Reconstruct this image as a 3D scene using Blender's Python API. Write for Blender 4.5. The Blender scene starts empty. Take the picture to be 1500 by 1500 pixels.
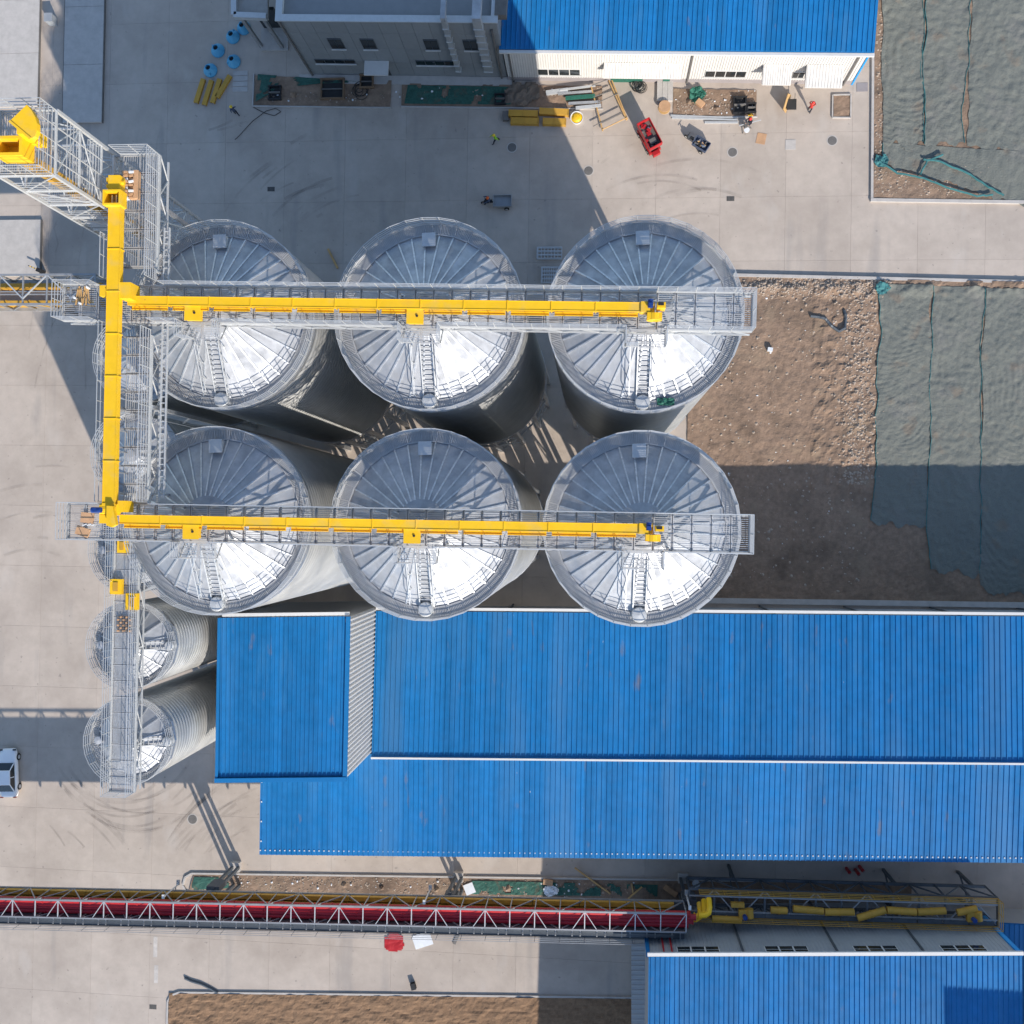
import bpy, bmesh, math, random
from mathutils import Vector, Matrix, noise
random.seed(11)
R = math.radians
S = bpy.context.scene
C = S.collection

# ------------------------------------------------------------------ camera, sky, sun, exposure
F, CAMZ, NADX, NADY, YAW = 1388.0, 90.0, 870.0, 765.0, R(1.0)     # drone camera: focal length in px of a 1500 px frame, altitude, nadir point
_d = Vector(((NADX-750)/F, -(NADY-750)/F, -1.0)).normalized()
_up = -_d
_x = Vector((math.cos(YAW), -math.sin(YAW), 0.0)); _x = (_x - _up*_x.dot(_up)).normalized()
_y = _up.cross(_x)
CAMROT = Matrix((_x, _y, _up))                                     # camera axes -> world axes
cam = bpy.data.cameras.new('camera'); camo = bpy.data.objects.new('camera', cam); C.objects.link(camo)
cam.sensor_fit = 'HORIZONTAL'; cam.sensor_width = 36.0; cam.lens = 36.0*F/1500.0
cam.clip_start = 1.0; cam.clip_end = 5000.0
camo.matrix_world = Matrix.Translation((0, 0, CAMZ)) @ CAMROT.to_4x4()
S.camera = camo
S.render.resolution_x = 1024; S.render.resolution_y = 1024

SUN_EL, SUN_AZ = R(28.0), R(26.3)                                  # sun stands south-south-east, low
sdir = Vector((math.cos(SUN_EL)*math.sin(SUN_AZ), -math.cos(SUN_EL)*math.cos(SUN_AZ), math.sin(SUN_EL)))
w = bpy.data.worlds.new('World'); S.world = w; w.use_nodes = True
nt = w.node_tree; nt.nodes.clear()
sk = nt.nodes.new('ShaderNodeTexSky'); sk.sky_type = 'NISHITA'; sk.sun_disc = False
sk.sun_elevation = SUN_EL; sk.sun_rotation = math.pi - SUN_AZ; sk.air_density = 1.0; sk.dust_density = 0.4; sk.ozone_density = 2.0
bg = nt.nodes.new('ShaderNodeBackground'); bg.inputs[1].default_value = 0.142
wo = nt.nodes.new('ShaderNodeOutputWorld')
nt.links.new(sk.outputs[0], bg.inputs[0]); nt.links.new(bg.outputs[0], wo.inputs[0])
sl = bpy.data.lights.new('sun', 'SUN'); sl.energy = 3.9; sl.angle = R(0.5); sl.color = (1.0, 0.92, 0.82)
so = bpy.data.objects.new('sun', sl); C.objects.link(so)
so.rotation_euler = sdir.to_track_quat('Z', 'Y').to_euler(); so.location = (40, -80, 120)
S.view_settings.view_transform = 'Standard'; S.view_settings.look = 'None'
S.view_settings.exposure = 0.64; S.view_settings.gamma = 1.0

def at(px, py, z=0.0):
    """survey: the place at height z that the photograph shows at (px, py)"""
    r = CAMROT @ Vector(((px-750)/F, -(py-750)/F, -1.0))
    t = (z-CAMZ)/r.z
    return Vector((r.x*t, r.y*t, z))

# ------------------------------------------------------------------ materials
M = {}
def mat(name, col, rough=0.6, metal=0.0, var=0.12, scale=1.5, bump=0.0, bscale=20.0, rand=0.0, stain=None, sscale=0.35, slo=0.55, shi=0.7, spec=0.4, detail=5.0, streak=None):
    m = bpy.data.materials.new(name); m.use_nodes = True; n = m.node_tree; N = n.nodes; L = n.links
    b = N['Principled BSDF']; b.inputs['Roughness'].default_value = rough; b.inputs['Metallic'].default_value = metal
    b.inputs['Specular IOR Level'].default_value = spec
    g = N.new('ShaderNodeNewGeometry')
    tx = N.new('ShaderNodeTexNoise'); tx.inputs['Scale'].default_value = scale; tx.inputs['Detail'].default_value = detail; tx.inputs['Roughness'].default_value = 0.65
    L.new(g.outputs['Position'], tx.inputs['Vector'])
    mr = N.new('ShaderNodeMapRange'); mr.inputs[1].default_value = 0.3; mr.inputs[2].default_value = 0.7
    mr.inputs[3].default_value = 1-var; mr.inputs[4].default_value = 1+var
    L.new(tx.outputs['Fac'], mr.inputs[0])
    fac = mr.outputs[0]
    if rand:
        oi = N.new('ShaderNodeObjectInfo'); r2 = N.new('ShaderNodeMapRange')
        r2.inputs[3].default_value = 1-rand; r2.inputs[4].default_value = 1+rand
        L.new(oi.outputs['Random'], r2.inputs[0])
        mu = N.new('ShaderNodeMath'); mu.operation = 'MULTIPLY'; L.new(fac, mu.inputs[0]); L.new(r2.outputs[0], mu.inputs[1]); fac = mu.outputs[0]
    vm = N.new('ShaderNodeVectorMath'); vm.operation = 'SCALE'; vm.inputs[0].default_value = col[:3]; L.new(fac, vm.inputs['Scale'])
    out = vm.outputs[0]
    if stain:
        t2 = N.new('ShaderNodeTexNoise'); t2.inputs['Scale'].default_value = sscale; t2.inputs['Detail'].default_value = 7; t2.inputs['Roughness'].default_value = 0.6
        if streak:
            mp = N.new('ShaderNodeMapping'); mp.inputs['Scale'].default_value = streak; L.new(g.outputs['Position'], mp.inputs[0]); L.new(mp.outputs[0], t2.inputs['Vector'])
        else: L.new(g.outputs['Position'], t2.inputs['Vector'])
        m2 = N.new('ShaderNodeMapRange'); m2.inputs[1].default_value = slo; m2.inputs[2].default_value = shi; m2.inputs[4].default_value = 0.85
        L.new(t2.outputs['Fac'], m2.inputs[0])
        mx = N.new('ShaderNodeMix'); mx.data_type = 'RGBA'; L.new(m2.outputs[0], mx.inputs[0]); L.new(out, mx.inputs[6]); mx.inputs[7].default_value = (*stain, 1)
        out = mx.outputs[2]
    L.new(out, b.inputs['Base Color'])
    if bump:
        t3 = N.new('ShaderNodeTexNoise'); t3.inputs['Scale'].default_value = bscale; t3.inputs['Detail'].default_value = 4; L.new(g.outputs['Position'], t3.inputs['Vector'])
        bp = N.new('ShaderNodeBump'); bp.inputs['Strength'].default_value = bump; bp.inputs['Distance'].default_value = 0.05
        L.new(t3.outputs['Fac'], bp.inputs['Height']); L.new(bp.outputs[0], b.inputs['Normal'])
    M[name] = m
    return m
mat('concrete', (0.465, 0.398, 0.338), 0.9, var=0.07, scale=0.9, bump=0.15, bscale=14, rand=0.04, stain=(0.34, 0.285, 0.24), sscale=0.16, slo=0.45, shi=0.75)
mat('kerb', (0.46, 0.43, 0.40), 0.9, var=0.1, bump=0.2)
mat('base_earth', (0.17, 0.135, 0.105), 0.95, var=0.15, scale=0.5)
mat('dirt', (0.262, 0.18, 0.126), 0.97, var=0.22, scale=2.2, bump=0.8, bscale=9, stain=(0.17, 0.12, 0.085), sscale=0.28, slo=0.5, shi=0.68)
mat('soil', (0.235, 0.145, 0.085), 0.97, var=0.2, scale=3.0, bump=0.8, bscale=12)
mat('rubble', (0.36, 0.29, 0.23), 0.95, var=0.4, scale=6)
mat('netting', (0.165, 0.172, 0.150), 0.9, var=0.2, scale=9, bump=0.9, bscale=6, stain=(0.19, 0.187, 0.168), sscale=0.3)
mat('netting_green', (0.035, 0.11, 0.085), 0.9, var=0.3, scale=4, bump=0.5, bscale=12, stain=(0.12, 0.10, 0.07), sscale=1.2)
mat('hem', (0.045, 0.17, 0.175), 0.8, var=0.2)
mat('galv', (0.60, 0.61, 0.62), 0.48, 0.9, var=0.10, scale=3)
mat('galv_rail', (0.56, 0.57, 0.57), 0.5, 0.4, var=0.06, scale=3)
mat('galv_roof', (0.44, 0.455, 0.48), 0.48, 0.66, var=0.14, scale=1.6, rand=0.10, bump=0.05, bscale=2.5, stain=(0.40, 0.415, 0.44), sscale=0.9, slo=0.5, shi=0.75)
mat('galv_wall', (0.50, 0.505, 0.50), 0.5, 0.65, var=0.08, scale=0.8, stain=(0.46, 0.46, 0.44), sscale=0.6, streak=(1, 1, 0.12))
mat('roof_seam', (0.56, 0.575, 0.59), 0.5, 0.7, var=0.2, scale=6)
mat('old_wood', (0.20, 0.13, 0.08), 0.9, var=0.2)
mat('grating', (0.54, 0.54, 0.54), 0.6, 0.6, var=0.1)
mat('dark_steel', (0.10, 0.115, 0.13), 0.55, 0.3, var=0.15)
mat('grey_steel', (0.34, 0.345, 0.35), 0.5, 0.4, var=0.12)
mat('yellow', (0.82, 0.485, 0.012), 0.42, var=0.05, scale=2, rand=0.04, stain=(0.72, 0.42, 0.03), sscale=1.0)
mat('yellow_dull', (0.50, 0.28, 0.04), 0.55, var=0.1, rand=0.06)
mat('blue_roof', (0.011, 0.150, 0.375), 0.5, spec=0.22, var=0.10, scale=1.2, rand=0.12, stain=(0.035, 0.175, 0.37), sscale=0.8, slo=0.55, shi=0.8, streak=(1, 0.25, 1))
mat('blue_trim', (0.011, 0.148, 0.37), 0.5, spec=0.25, var=0.05)
mat('blue_light', (0.02, 0.30, 0.70), 0.4, var=0.05)
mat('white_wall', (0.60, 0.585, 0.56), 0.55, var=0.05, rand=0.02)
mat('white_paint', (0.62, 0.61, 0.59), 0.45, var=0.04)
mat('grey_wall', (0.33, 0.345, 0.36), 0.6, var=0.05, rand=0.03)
mat('grey_panel', (0.235, 0.245, 0.25), 0.6, var=0.06, rand=0.05)
mat('roof_felt', (0.36, 0.345, 0.32), 0.9, var=0.1, stain=(0.30, 0.27, 0.22), sscale=0.5)
mat('red', (0.40, 0.018, 0.022), 0.4, var=0.08, rand=0.06)
mat('red_pipe', (0.46, 0.025, 0.04), 0.38, var=0.1, rand=0.05)
mat('cone_blue', (0.09, 0.36, 0.56), 0.5, var=0.06)
mat('motor_blue', (0.012, 0.045, 0.20), 0.4)
mat('black', (0.02, 0.02, 0.022), 0.6, var=0.2)
mat('hole', (0.035, 0.035, 0.035), 0.9)
mat('glass', (0.02, 0.026, 0.03), 0.08, spec=0.7, var=0.1)
mat('card', (0.50, 0.30, 0.17), 0.9, var=0.15)
mat('wood', (0.55, 0.34, 0.14), 0.85, var=0.2)
mat('plastic_white', (0.72, 0.74, 0.76), 0.5, var=0.08)
mat('car_white', (0.86, 0.86, 0.86), 0.3, var=0.01, spec=0.35)
mat('rubber', (0.018, 0.018, 0.018), 0.8)
mat('iron', (0.17, 0.16, 0.15), 0.75, 0.3, var=0.15)
mat('green_sheet', (0.02, 0.12, 0.085), 0.7, var=0.25, scale=5)
mat('cable', (0.03, 0.03, 0.03), 0.7)
mat('plinth', (0.30, 0.27, 0.27), 0.8, var=0.1)
mat('skin', (0.45, 0.28, 0.2), 0.6)
mat('cloth_dark', (0.02, 0.022, 0.035), 0.9)
mat('vest', (0.30, 0.62, 0.04), 0.8)
mat('cloth_blue', (0.06, 0.08, 0.13), 0.9)
mat('cloth_red', (0.45, 0.04, 0.03), 0.9)
mat('helmet_yellow', (0.8, 0.55, 0.03), 0.35)
mat('helmet_orange', (0.75, 0.13, 0.02), 0.35)
mat('helmet_red', (0.65, 0.04, 0.03), 0.35)
mat('faint_line', (0.50, 0.46, 0.42), 0.9, var=0.2)
mat('paint_line', (0.62, 0.60, 0.57), 0.85, var=0.12)
def tyre_mat():
    m = bpy.data.materials.new('tyre_mark'); m.use_nodes = True; n = m.node_tree; N = n.nodes; L = n.links
    b = N['Principled BSDF']; b.inputs['Base Color'].default_value = (0.06, 0.055, 0.055, 1); b.inputs['Roughness'].default_value = 0.95
    g = N.new('ShaderNodeNewGeometry'); t = N.new('ShaderNodeTexNoise'); t.inputs['Scale'].default_value = 0.35; t.inputs['Detail'].default_value = 6
    L.new(g.outputs['Position'], t.inputs['Vector'])
    mr = N.new('ShaderNodeMapRange'); mr.inputs[1].default_value = 0.38; mr.inputs[2].default_value = 0.68; mr.inputs[3].default_value = 0.0; mr.inputs[4].default_value = 0.17
    L.new(t.outputs['Fac'], mr.inputs[0]); L.new(mr.outputs[0], b.inputs['Alpha'])
    M['tyre_mark'] = m
tyre_mat()

def wear(name, col, scale, stretch, lo, hi, amt):                   # sparse scuffs and rust with a shape of their own
    m = M[name]; n = m.node_tree; N = n.nodes; L = n.links; b = N['Principled BSDF']
    src = b.inputs['Base Color'].links[0].from_socket
    g = N.new('ShaderNodeNewGeometry'); mp = N.new('ShaderNodeMapping'); mp.inputs['Scale'].default_value = stretch
    t = N.new('ShaderNodeTexNoise'); t.inputs['Scale'].default_value = scale; t.inputs['Detail'].default_value = 4
    L.new(g.outputs['Position'], mp.inputs[0]); L.new(mp.outputs[0], t.inputs['Vector'])
    r = N.new('ShaderNodeMapRange'); r.inputs[1].default_value = lo; r.inputs[2].default_value = hi; r.inputs[4].default_value = amt
    L.new(t.outputs['Fac'], r.inputs[0])
    x = N.new('ShaderNodeMix'); x.data_type = 'RGBA'; L.new(r.outputs[0], x.inputs[0]); L.new(src, x.inputs[6]); x.inputs[7].default_value = (*col, 1)
    L.new(x.outputs[2], b.inputs['Base Color'])
wear('blue_roof', (0.20, 0.15, 0.11), 1.1, (1, 0.3, 1), 0.66, 0.78, 0.55)
wear('blue_roof', (0.06, 0.19, 0.37), 0.25, (1, 0.15, 1), 0.52, 0.68, 0.6)
wear('blue_roof', (0.6, 0.6, 0.6), 4.0, (1, 0.35, 1), 0.765, 0.79, 0.8)
wear('concrete', (0.20, 0.18, 0.165), 2.2, (1, 1, 1), 0.67, 0.74, 0.6)
wear('concrete', (0.52, 0.47, 0.42), 0.35, (1, 0.5, 1), 0.60, 0.72, 0.4)
wear('concrete', (0.27, 0.25, 0.235), 0.5, (1, 0.12, 1), 0.60, 0.75, 0.5)
wear('yellow', (0.62, 0.43, 0.12), 0.9, (1, 1, 1), 0.55, 0.70, 0.5)
wear('netting', (0.20, 0.155, 0.115), 0.5, (1, 1, 1), 0.60, 0.70, 0.55)
wear('netting', (0.09, 0.105, 0.10), 9.0, (1, 1, 1), 0.55, 0.7, 0.7)
wear('yellow', (0.35, 0.2, 0.05), 2.5, (1, 1, 1), 0.72, 0.78, 0.6)
wear('dirt', (0.10, 0.07, 0.05), 0.16, (1, 1, 1), 0.58, 0.70, 0.6)
wear('dirt', (0.30, 0.22, 0.15), 0.35, (1, 1, 1), 0.58, 0.70, 0.6)

def rough_var(name, lo, hi, scale):
    n = M[name].node_tree; N = n.nodes; L = n.links
    g = N.new('ShaderNodeNewGeometry'); t = N.new('ShaderNodeTexNoise'); t.inputs['Scale'].default_value = scale; t.inputs['Detail'].default_value = 5
    r = N.new('ShaderNodeMapRange'); r.inputs[1].default_value = 0.32; r.inputs[2].default_value = 0.68; r.inputs[3].default_value = lo; r.inputs[4].default_value = hi
    L.new(g.outputs['Position'], t.inputs['Vector']); L.new(t.outputs['Fac'], r.inputs[0]); L.new(r.outputs[0], N['Principled BSDF'].inputs['Roughness'])
rough_var('galv_roof', 0.54, 0.84, 1.3); rough_var('galv_wall', 0.4, 0.6, 0.7); rough_var('yellow', 0.35, 0.6, 1.5); rough_var('blue_roof', 0.38, 0.6, 0.9)

# ------------------------------------------------------------------ mesh helpers
class MB:
    def __init__(s): s.v = []; s.f = []
    def add(s, vs, fs):
        o = len(s.v); s.v += [tuple(p) for p in vs]; s.f += [tuple(i+o for i in f) for f in fs]; return s
    def box(s, x0, x1, y0, y1, z0, z1):
        return s.add([(x0,y0,z0),(x1,y0,z0),(x1,y1,z0),(x0,y1,z0),(x0,y0,z1),(x1,y0,z1),(x1,y1,z1),(x0,y1,z1)],
                     [(3,2,1,0),(4,5,6,7),(0,1,5,4),(1,2,6,5),(2,3,7,6),(3,0,4,7)])
    def rbox(s, c, sx, sy, sz, rz=0.0, b=0.0):          # box centred on c in plan, standing on c.z, turned by rz
        o = len(s.v); s.box(-sx/2, sx/2, -sy/2, sy/2, 0, sz)
        ca, sa = math.cos(rz), math.sin(rz)
        for i in range(o, len(s.v)):
            x, y, z = s.v[i]; s.v[i] = (c[0]+x*ca-y*sa, c[1]+x*sa+y*ca, c[2]+z)
        return s
    def bar(s, p, q, w, h=None):
        p, q = Vector(p), Vector(q); d = (q-p).normalized(); h = h or w
        a = d.cross(Vector((0,0,1)))
        a = Vector((1,0,0)) if a.length < 1e-4 else a.normalized()
        b = a.cross(d)
        vs = [e + a*(i*w/2) + b*(j*h/2) for e in (p, q) for i, j in ((-1,-1),(1,-1),(1,1),(-1,1))]
        return s.add(vs, [(0,1,2,3),(7,6,5,4),(0,4,5,1),(1,5,6,2),(2,6,7,3),(3,7,4,0)])
    def tube(s, p, q, r, n=12, r2=None, caps=True):
        p, q = Vector(p), Vector(q); d = (q-p).normalized(); r2 = r if r2 is None else r2
        a = d.cross(Vector((0,0,1)))
        a = Vector((1,0,0)) if a.length < 1e-4 else a.normalized()
        b = a.cross(d)
        vs = [e + (a*math.cos(2*math.pi*i/n) + b*math.sin(2*math.pi*i/n))*rr for e, rr in ((p, r), (q, r2)) for i in range(n)]
        fs = [(i, n+i, n+(i+1) % n, (i+1) % n) for i in range(n)]
        if caps: fs += [tuple(range(n)), tuple(range(2*n-1, n-1, -1))]
        return s.add(vs, fs)
    def path(s, pts, r, n=6, closed=False):
        pts = [Vector(p) for p in pts]
        m = len(pts); rings = []
        for i, p in enumerate(pts):
            if closed: d = pts[(i+1) % m] - pts[i-1]
            else: d = pts[min(i+1, m-1)] - pts[max(i-1, 0)]
            d.normalize(); a = d.cross(Vector((0,0,1)))
            a = Vector((1,0,0)) if a.length < 1e-3 else a.normalized()
            b = a.cross(d); rings.append([p + (a*math.cos(2*math.pi*k/n+math.pi/4) + b*math.sin(2*math.pi*k/n+math.pi/4))*r for k in range(n)])
        vs = [v for rg in rings for v in rg]; fs = []
        for i in range(m if closed else m-1):
            j = (i+1) % m
            for k in range(n): fs.append((i*n+k, j*n+k, j*n+(k+1) % n, i*n+(k+1) % n))
        return s.add(vs, fs)
    def lathe(s, prof, n=32, cap=False):
        vs = [(r*math.cos(2*math.pi*i/n), r*math.sin(2*math.pi*i/n), z) for r, z in prof for i in range(n)]
        fs = [(a*n+i, a*n+(i+1) % n, (a+1)*n+(i+1) % n, (a+1)*n+i) for a in range(len(prof)-1) for i in range(n)]
        if cap: fs.append(tuple(range((len(prof)-1)*n, len(prof)*n)))
        return s.add(vs, fs)
    def prism(s, poly, z0, z1):
        n = len(poly)
        vs = [(x, y, z0) for x, y in poly] + [(x, y, z1) for x, y in poly]
        return s.add(vs, [tuple(range(n-1, -1, -1)), tuple(range(n, 2*n))] + [(i, (i+1) % n, n+(i+1) % n, n+i) for i in range(n)])
    def hexa(s, top, bot):                                # solid between two quads
        return s.add(list(top)+list(bot), [(0,1,2,3),(7,6,5,4)] + [(i, i+4, (i+1) % 4+4, (i+1) % 4) for i in range(4)])
    def mesh(s, name, m, smooth=False):
        me = bpy.data.meshes.new(name); me.from_pydata(s.v, [], s.f); me.validate()
        bm = bmesh.new(); bm.from_mesh(me); bmesh.ops.recalc_face_normals(bm, faces=bm.faces); bm.to_mesh(me); bm.free()
        if m: me.materials.append(M[m])
        if smooth:
            for p in me.polygons: p.use_smooth = True
        return me
    def obj(s, name, m, parent=None, loc=None, rz=0.0, smooth=False, world=False):
        return link(name, s.mesh(name, m, smooth), parent, loc, rz, world)
def link(name, me, parent=None, loc=None, rz=0.0, world=False):
    o = bpy.data.objects.new(name, me); C.objects.link(o)
    if parent: o.parent = parent
    if world and parent:
        q = parent; off = Vector((0,0,0))
        while q: off += q.location; q = q.parent
        o.location = (Vector(loc) if loc else Vector((0,0,0))) - off
    elif loc is not None: o.location = loc
    o.rotation_euler = (0, 0, rz)
    return o
def tag(o, label, cat, group=None, kind=None):
    if label: o['label'] = label
    if cat: o['category'] = cat
    if group: o['group'] = group
    if kind: o['kind'] = kind
    return o
def thing(name, label, cat, loc=(0,0,0), rz=0.0, group=None):
    o = bpy.data.objects.new(name, None); C.objects.link(o); o.location = loc; o.rotation_euler = (0,0,rz); o.empty_display_size = 0.3
    return tag(o, label, cat, group)
def struct(name, mb, m, **k):
    o = mb.obj(name, m, **k); o['kind'] = 'structure'; return o
def dup(root, loc, rz, label, group=None):
    r = root.copy(); C.objects.link(r); r.location = loc; r.rotation_euler = (0,0,rz); r['label'] = label
    if group: r['group'] = group
    for ch in list(root.children):
        c = ch.copy(); C.objects.link(c); c.parent = r
        for g in list(ch.children):
            d = g.copy(); C.objects.link(d); d.parent = c
    return r
_unit = {}
def bar_obj(name, m, parent, p, q, wd, h=None):           # one straight member as its own object, all sharing one unit mesh per material
    if m not in _unit: _unit[m] = MB().box(-0.5, 0.5, -0.5, 0.5, 0, 1).mesh('member_'+m, m)
    p, q = Vector(p), Vector(q); d = q-p
    o = bpy.data.objects.new(name, _unit[m]); C.objects.link(o); o.parent = parent
    o.location = p; o.rotation_mode = 'QUATERNION'
    zx = d.normalized(); a = zx.cross(Vector((0,0,1)))
    a = Vector((1,0,0)) if a.length < 1e-4 else a.normalized()
    b = zx.cross(a); o.rotation_quaternion = Matrix((a, b, zx)).transposed().to_quaternion()
    o.scale = (wd, h or wd, d.length)
    return o
def handrail(parent, pts, h=1.1, n=4, step=1.1, m='galv_rail', closed=False, r=0.02, name='handrail', toe=0.12, posts=True, pw=0.035):
    mb = MB(); pts = [Vector(p) for p in pts]
    segs = [(pts[i], pts[(i+1) % len(pts)]) for i in range(len(pts) if closed else len(pts)-1)]
    for k in range(n):
        dz = Vector((0, 0, h*(k+1)/n))
        if closed: mb.path([p+dz for p in pts], r, 4, True)
        else:
            for a, b in segs: mb.bar(a+dz, b+dz, r*1.7)
    if toe:
        for a, b in segs: mb.bar(a+Vector((0,0,toe/2+.02)), b+Vector((0,0,toe/2+.02)), 0.015, toe)
    o = mb.obj(name, m, parent)
    if posts:
        done = set()
        for a, b in segs:
            L = (b-a).length; c = max(1, round(L/step))
            for i in range(c+1):
                p = a.lerp(b, i/c); key = (round(p.x, 2), round(p.y, 2))
                if key in done: continue
                done.add(key); bar_obj('post', m, o, p, p+Vector((0,0,h)), pw)
    return o
_grate = {}
def grating(parent, x0, x1, y0, y1, z, across='x', pitch=0.11, bw=0.032, m='grating', name='deck_panel', frame=0.05):
    """one open steel grating panel: bars and a frame"""
    key = (round(x1-x0, 2), round(y1-y0, 2), across, pitch, bw, m)
    if key not in _grate:
        mb = MB(); X, Y = x1-x0, y1-y0
        mb.box(0, X, 0, frame, -0.05, 0); mb.box(0, X, Y-frame, Y, -0.05, 0); mb.box(0, frame, frame, Y-frame, -0.05, 0); mb.box(X-frame, X, frame, Y-frame, -0.05, 0)
        if across == 'x':
            c = max(1, int((Y-2*frame)/pitch))
            for i in range(1, c):
                y = frame+(Y-2*frame)*i/c; mb.box(frame, X-frame, y-bw/2, y+bw/2, -0.035, -0.005)
        else:
            c = max(1, int((X-2*frame)/pitch))
            for i in range(1, c):
                x = frame+(X-2*frame)*i/c; mb.box(x-bw/2, x+bw/2, frame, Y-frame, -0.035, -0.005)
        _grate[key] = mb.mesh('grating', m)
    return link(name, _grate[key], parent, (x0, y0, z))
def ribbed(parent, A, B, Cc, D, pitch=0.44, per=2, m='blue_roof', rib_h=0.07, rib_w=0.05, foot=0.10, name='roof_sheet', thick=0.03, off=(0,0,0)):
    """ribbed metal sheets between edge A-B (top) and D-C (bottom); every sheet is its own object"""
    A, B, Cc, D = [Vector(p)-Vector(off) for p in (A, B, Cc, D)]
    nrm = (B-A).cross(D-A).normalized()
    if nrm.z < -0.05: nrm = -nrm
    n = max(1, round((B-A).length/(pitch*per)))
    res = []
    for i in range(n):
        mb = MB(); lift = nrm*random.uniform(0, 0.006)
        def P(t, e):
            top = A.lerp(B, t); bot = D.lerp(Cc, t); return top, bot
        prof = []
        for k in range(per):
            t0 = (i + k/per)/n; t1 = (i + (k+1)/per)/n; u = (B-A).length*(t1-t0)
            c = (t0+t1)/2; dt = (t1-t0)/u
            prof += [(t0, 0)] if k == 0 else []
            prof += [(c-foot/2*dt, 0), (c-rib_w/2*dt, rib_h), (c+rib_w/2*dt, rib_h), (c+foot/2*dt, 0)]
        prof.append(((i+1)/n, 0))
        vs = []
        for t, h in prof:
            a, b = P(t, 0); vs += [a+nrm*h+lift, b+nrm*h+lift]
        q = len(prof)
        fs = [(2*j, 2*j+1, 2*j+3, 2*j+2) for j in range(q-1)]
        a0, b0 = P(i/n, 0); a1, b1 = P((i+1)/n, 0)
        vs += [a0-nrm*thick, b0-nrm*thick, a1-nrm*thick, b1-nrm*thick]
        o = 2*q; fs += [(o, o+2, o+3, o+1), (0, o, o+1, 1), (2*q-2, 2*q-1, o+3, o+2), tuple([2*j for j in range(q)]+[o+2, o]), tuple([2*j+1 for j in range(q-1, -1, -1)]+[o+1, o+3])]
        mb.add(vs, fs); res.append(mb.obj(name, m, parent))
    return res
def fbm(x, y, s=1.0, o=4, seed=0.0):
    t, a, f = 0.0, 1.0, s
    for _ in range(o):
        t += a*noise.noise(Vector((x*f+seed, y*f-seed, seed*0.37))); a *= 0.5; f *= 2.1
    return t
def grid_mesh(x0, x1, y0, y1, st, hf, keep=None):
    nx, ny = max(2, int((x1-x0)/st)), max(2, int((y1-y0)/st)); mb = MB()
    for j in range(ny+1):
        for i in range(nx+1):
            x = x0+(x1-x0)*i/nx; y = y0+(y1-y0)*j/ny; mb.v.append((x, y, hf(x, y)))
    for j in range(ny):
        for i in range(nx):
            if keep and not keep(x0+(x1-x0)*(i+.5)/nx, y0+(y1-y0)*(j+.5)/ny): continue
            a = j*(nx+1)+i; mb.f.append((a, a+1, a+nx+2, a+nx+1))
    return mb
def rocks(n, pos, smin, smax, rnd):
    mb = MB()
    ico = [(0,0,1),(.9,0,.2),(.28,.85,.2),(-.72,.52,.25),(-.72,-.52,.2),(.28,-.85,.3),(.5,.4,-.4),(-.5,0,-.4),(.4,-.5,-.4)]
    fc = [(0,1,2),(0,2,3),(0,3,4),(0,4,5),(0,5,1),(1,6,2),(2,6,3),(3,6,7),(3,7,4),(4,7,5),(5,7,8),(5,8,1),(1,8,6),(6,8,7)]
    for _ in range(n):
        x, y, z = pos(); s = smin+(smax-smin)*rnd.random()**2; a = rnd.random()*6.28; ca, sa = math.cos(a), math.sin(a)
        sx, sy, sz = s*rnd.uniform(.6, 1.2), s*rnd.uniform(.6, 1.2), s*rnd.uniform(.4, .9)
        mb.add([(x+(p[0]*ca-p[1]*sa)*sx, y+(p[0]*sa+p[1]*ca)*sy, z+p[2]*sz) for p in ico], fc)
    return mb

# ------------------------------------------------------------------ ground, slabs, kerbs, earth
struct('ground', MB().add([(-2500,-2500,-0.3),(2500,-2500,-0.3),(2500,2500,-0.3),(-2500,2500,-0.3)], [(0,1,2,3)]), 'base_earth')
yard = struct('yard', MB().box(-130, 130, -130, 130, -0.26, -0.18), 'concrete')
GX = [-66.7+6.0*i for i in range(19)]; GY = [-53.3+6.0*i for i in range(19)]
_slab = {}
def inside(x0, x1, y0, y1, r): return x0 >= r[0] and x1 <= r[1] and y0 >= r[2] and y1 <= r[3]
NOSLAB = [(25.2, 99, 30.2, 99), (9.4, 99, -6.5, 22.6), (-28, 99, -26, -9)]
for i in range(18):
    for j in range(18):
        x0, x1, y0, y1 = GX[i], GX[i+1], GY[j], GY[j+1]
        if any(inside(x0, x1, y0, y1, r) for r in NOSLAB): continue
        g = 0.006
        if 's' not in _slab: _slab['s'] = MB().box(-3+g, 3-g, -3+g, 3-g, -0.18, 0).mesh('slab', 'concrete')
        o = link('slab', _slab['s'], yard, ((x0+x1)/2, (y0+y1)/2, 0))
        o.location.z = random.uniform(-0.004, 0.0)
def bed_mb(A, B, Cc, D, st, hf, keep=None):
    A, B, Cc, D = [Vector((p[0], p[1], 0)) for p in (A, B, Cc, D)]
    nx = max(2, int((B-A).length/st)); ny = max(2, int((D-A).length/st)); mb = MB()
    for j in range(ny+1):
        for i in range(nx+1):
            p = A.lerp(B, i/nx).lerp(D.lerp(Cc, i/nx), j/ny); mb.v.append((p.x, p.y, hf(p.x, p.y)))
    for j in range(ny):
        for i in range(nx):
            p = A.lerp(B, (i+.5)/nx).lerp(D.lerp(Cc, (i+.5)/nx), (j+.5)/ny)
            if keep and not keep(p.x, p.y): continue
            a = j*(nx+1)+i; mb.f.append((a, a+1, a+nx+2, a+nx+1))
    return mb
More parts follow.
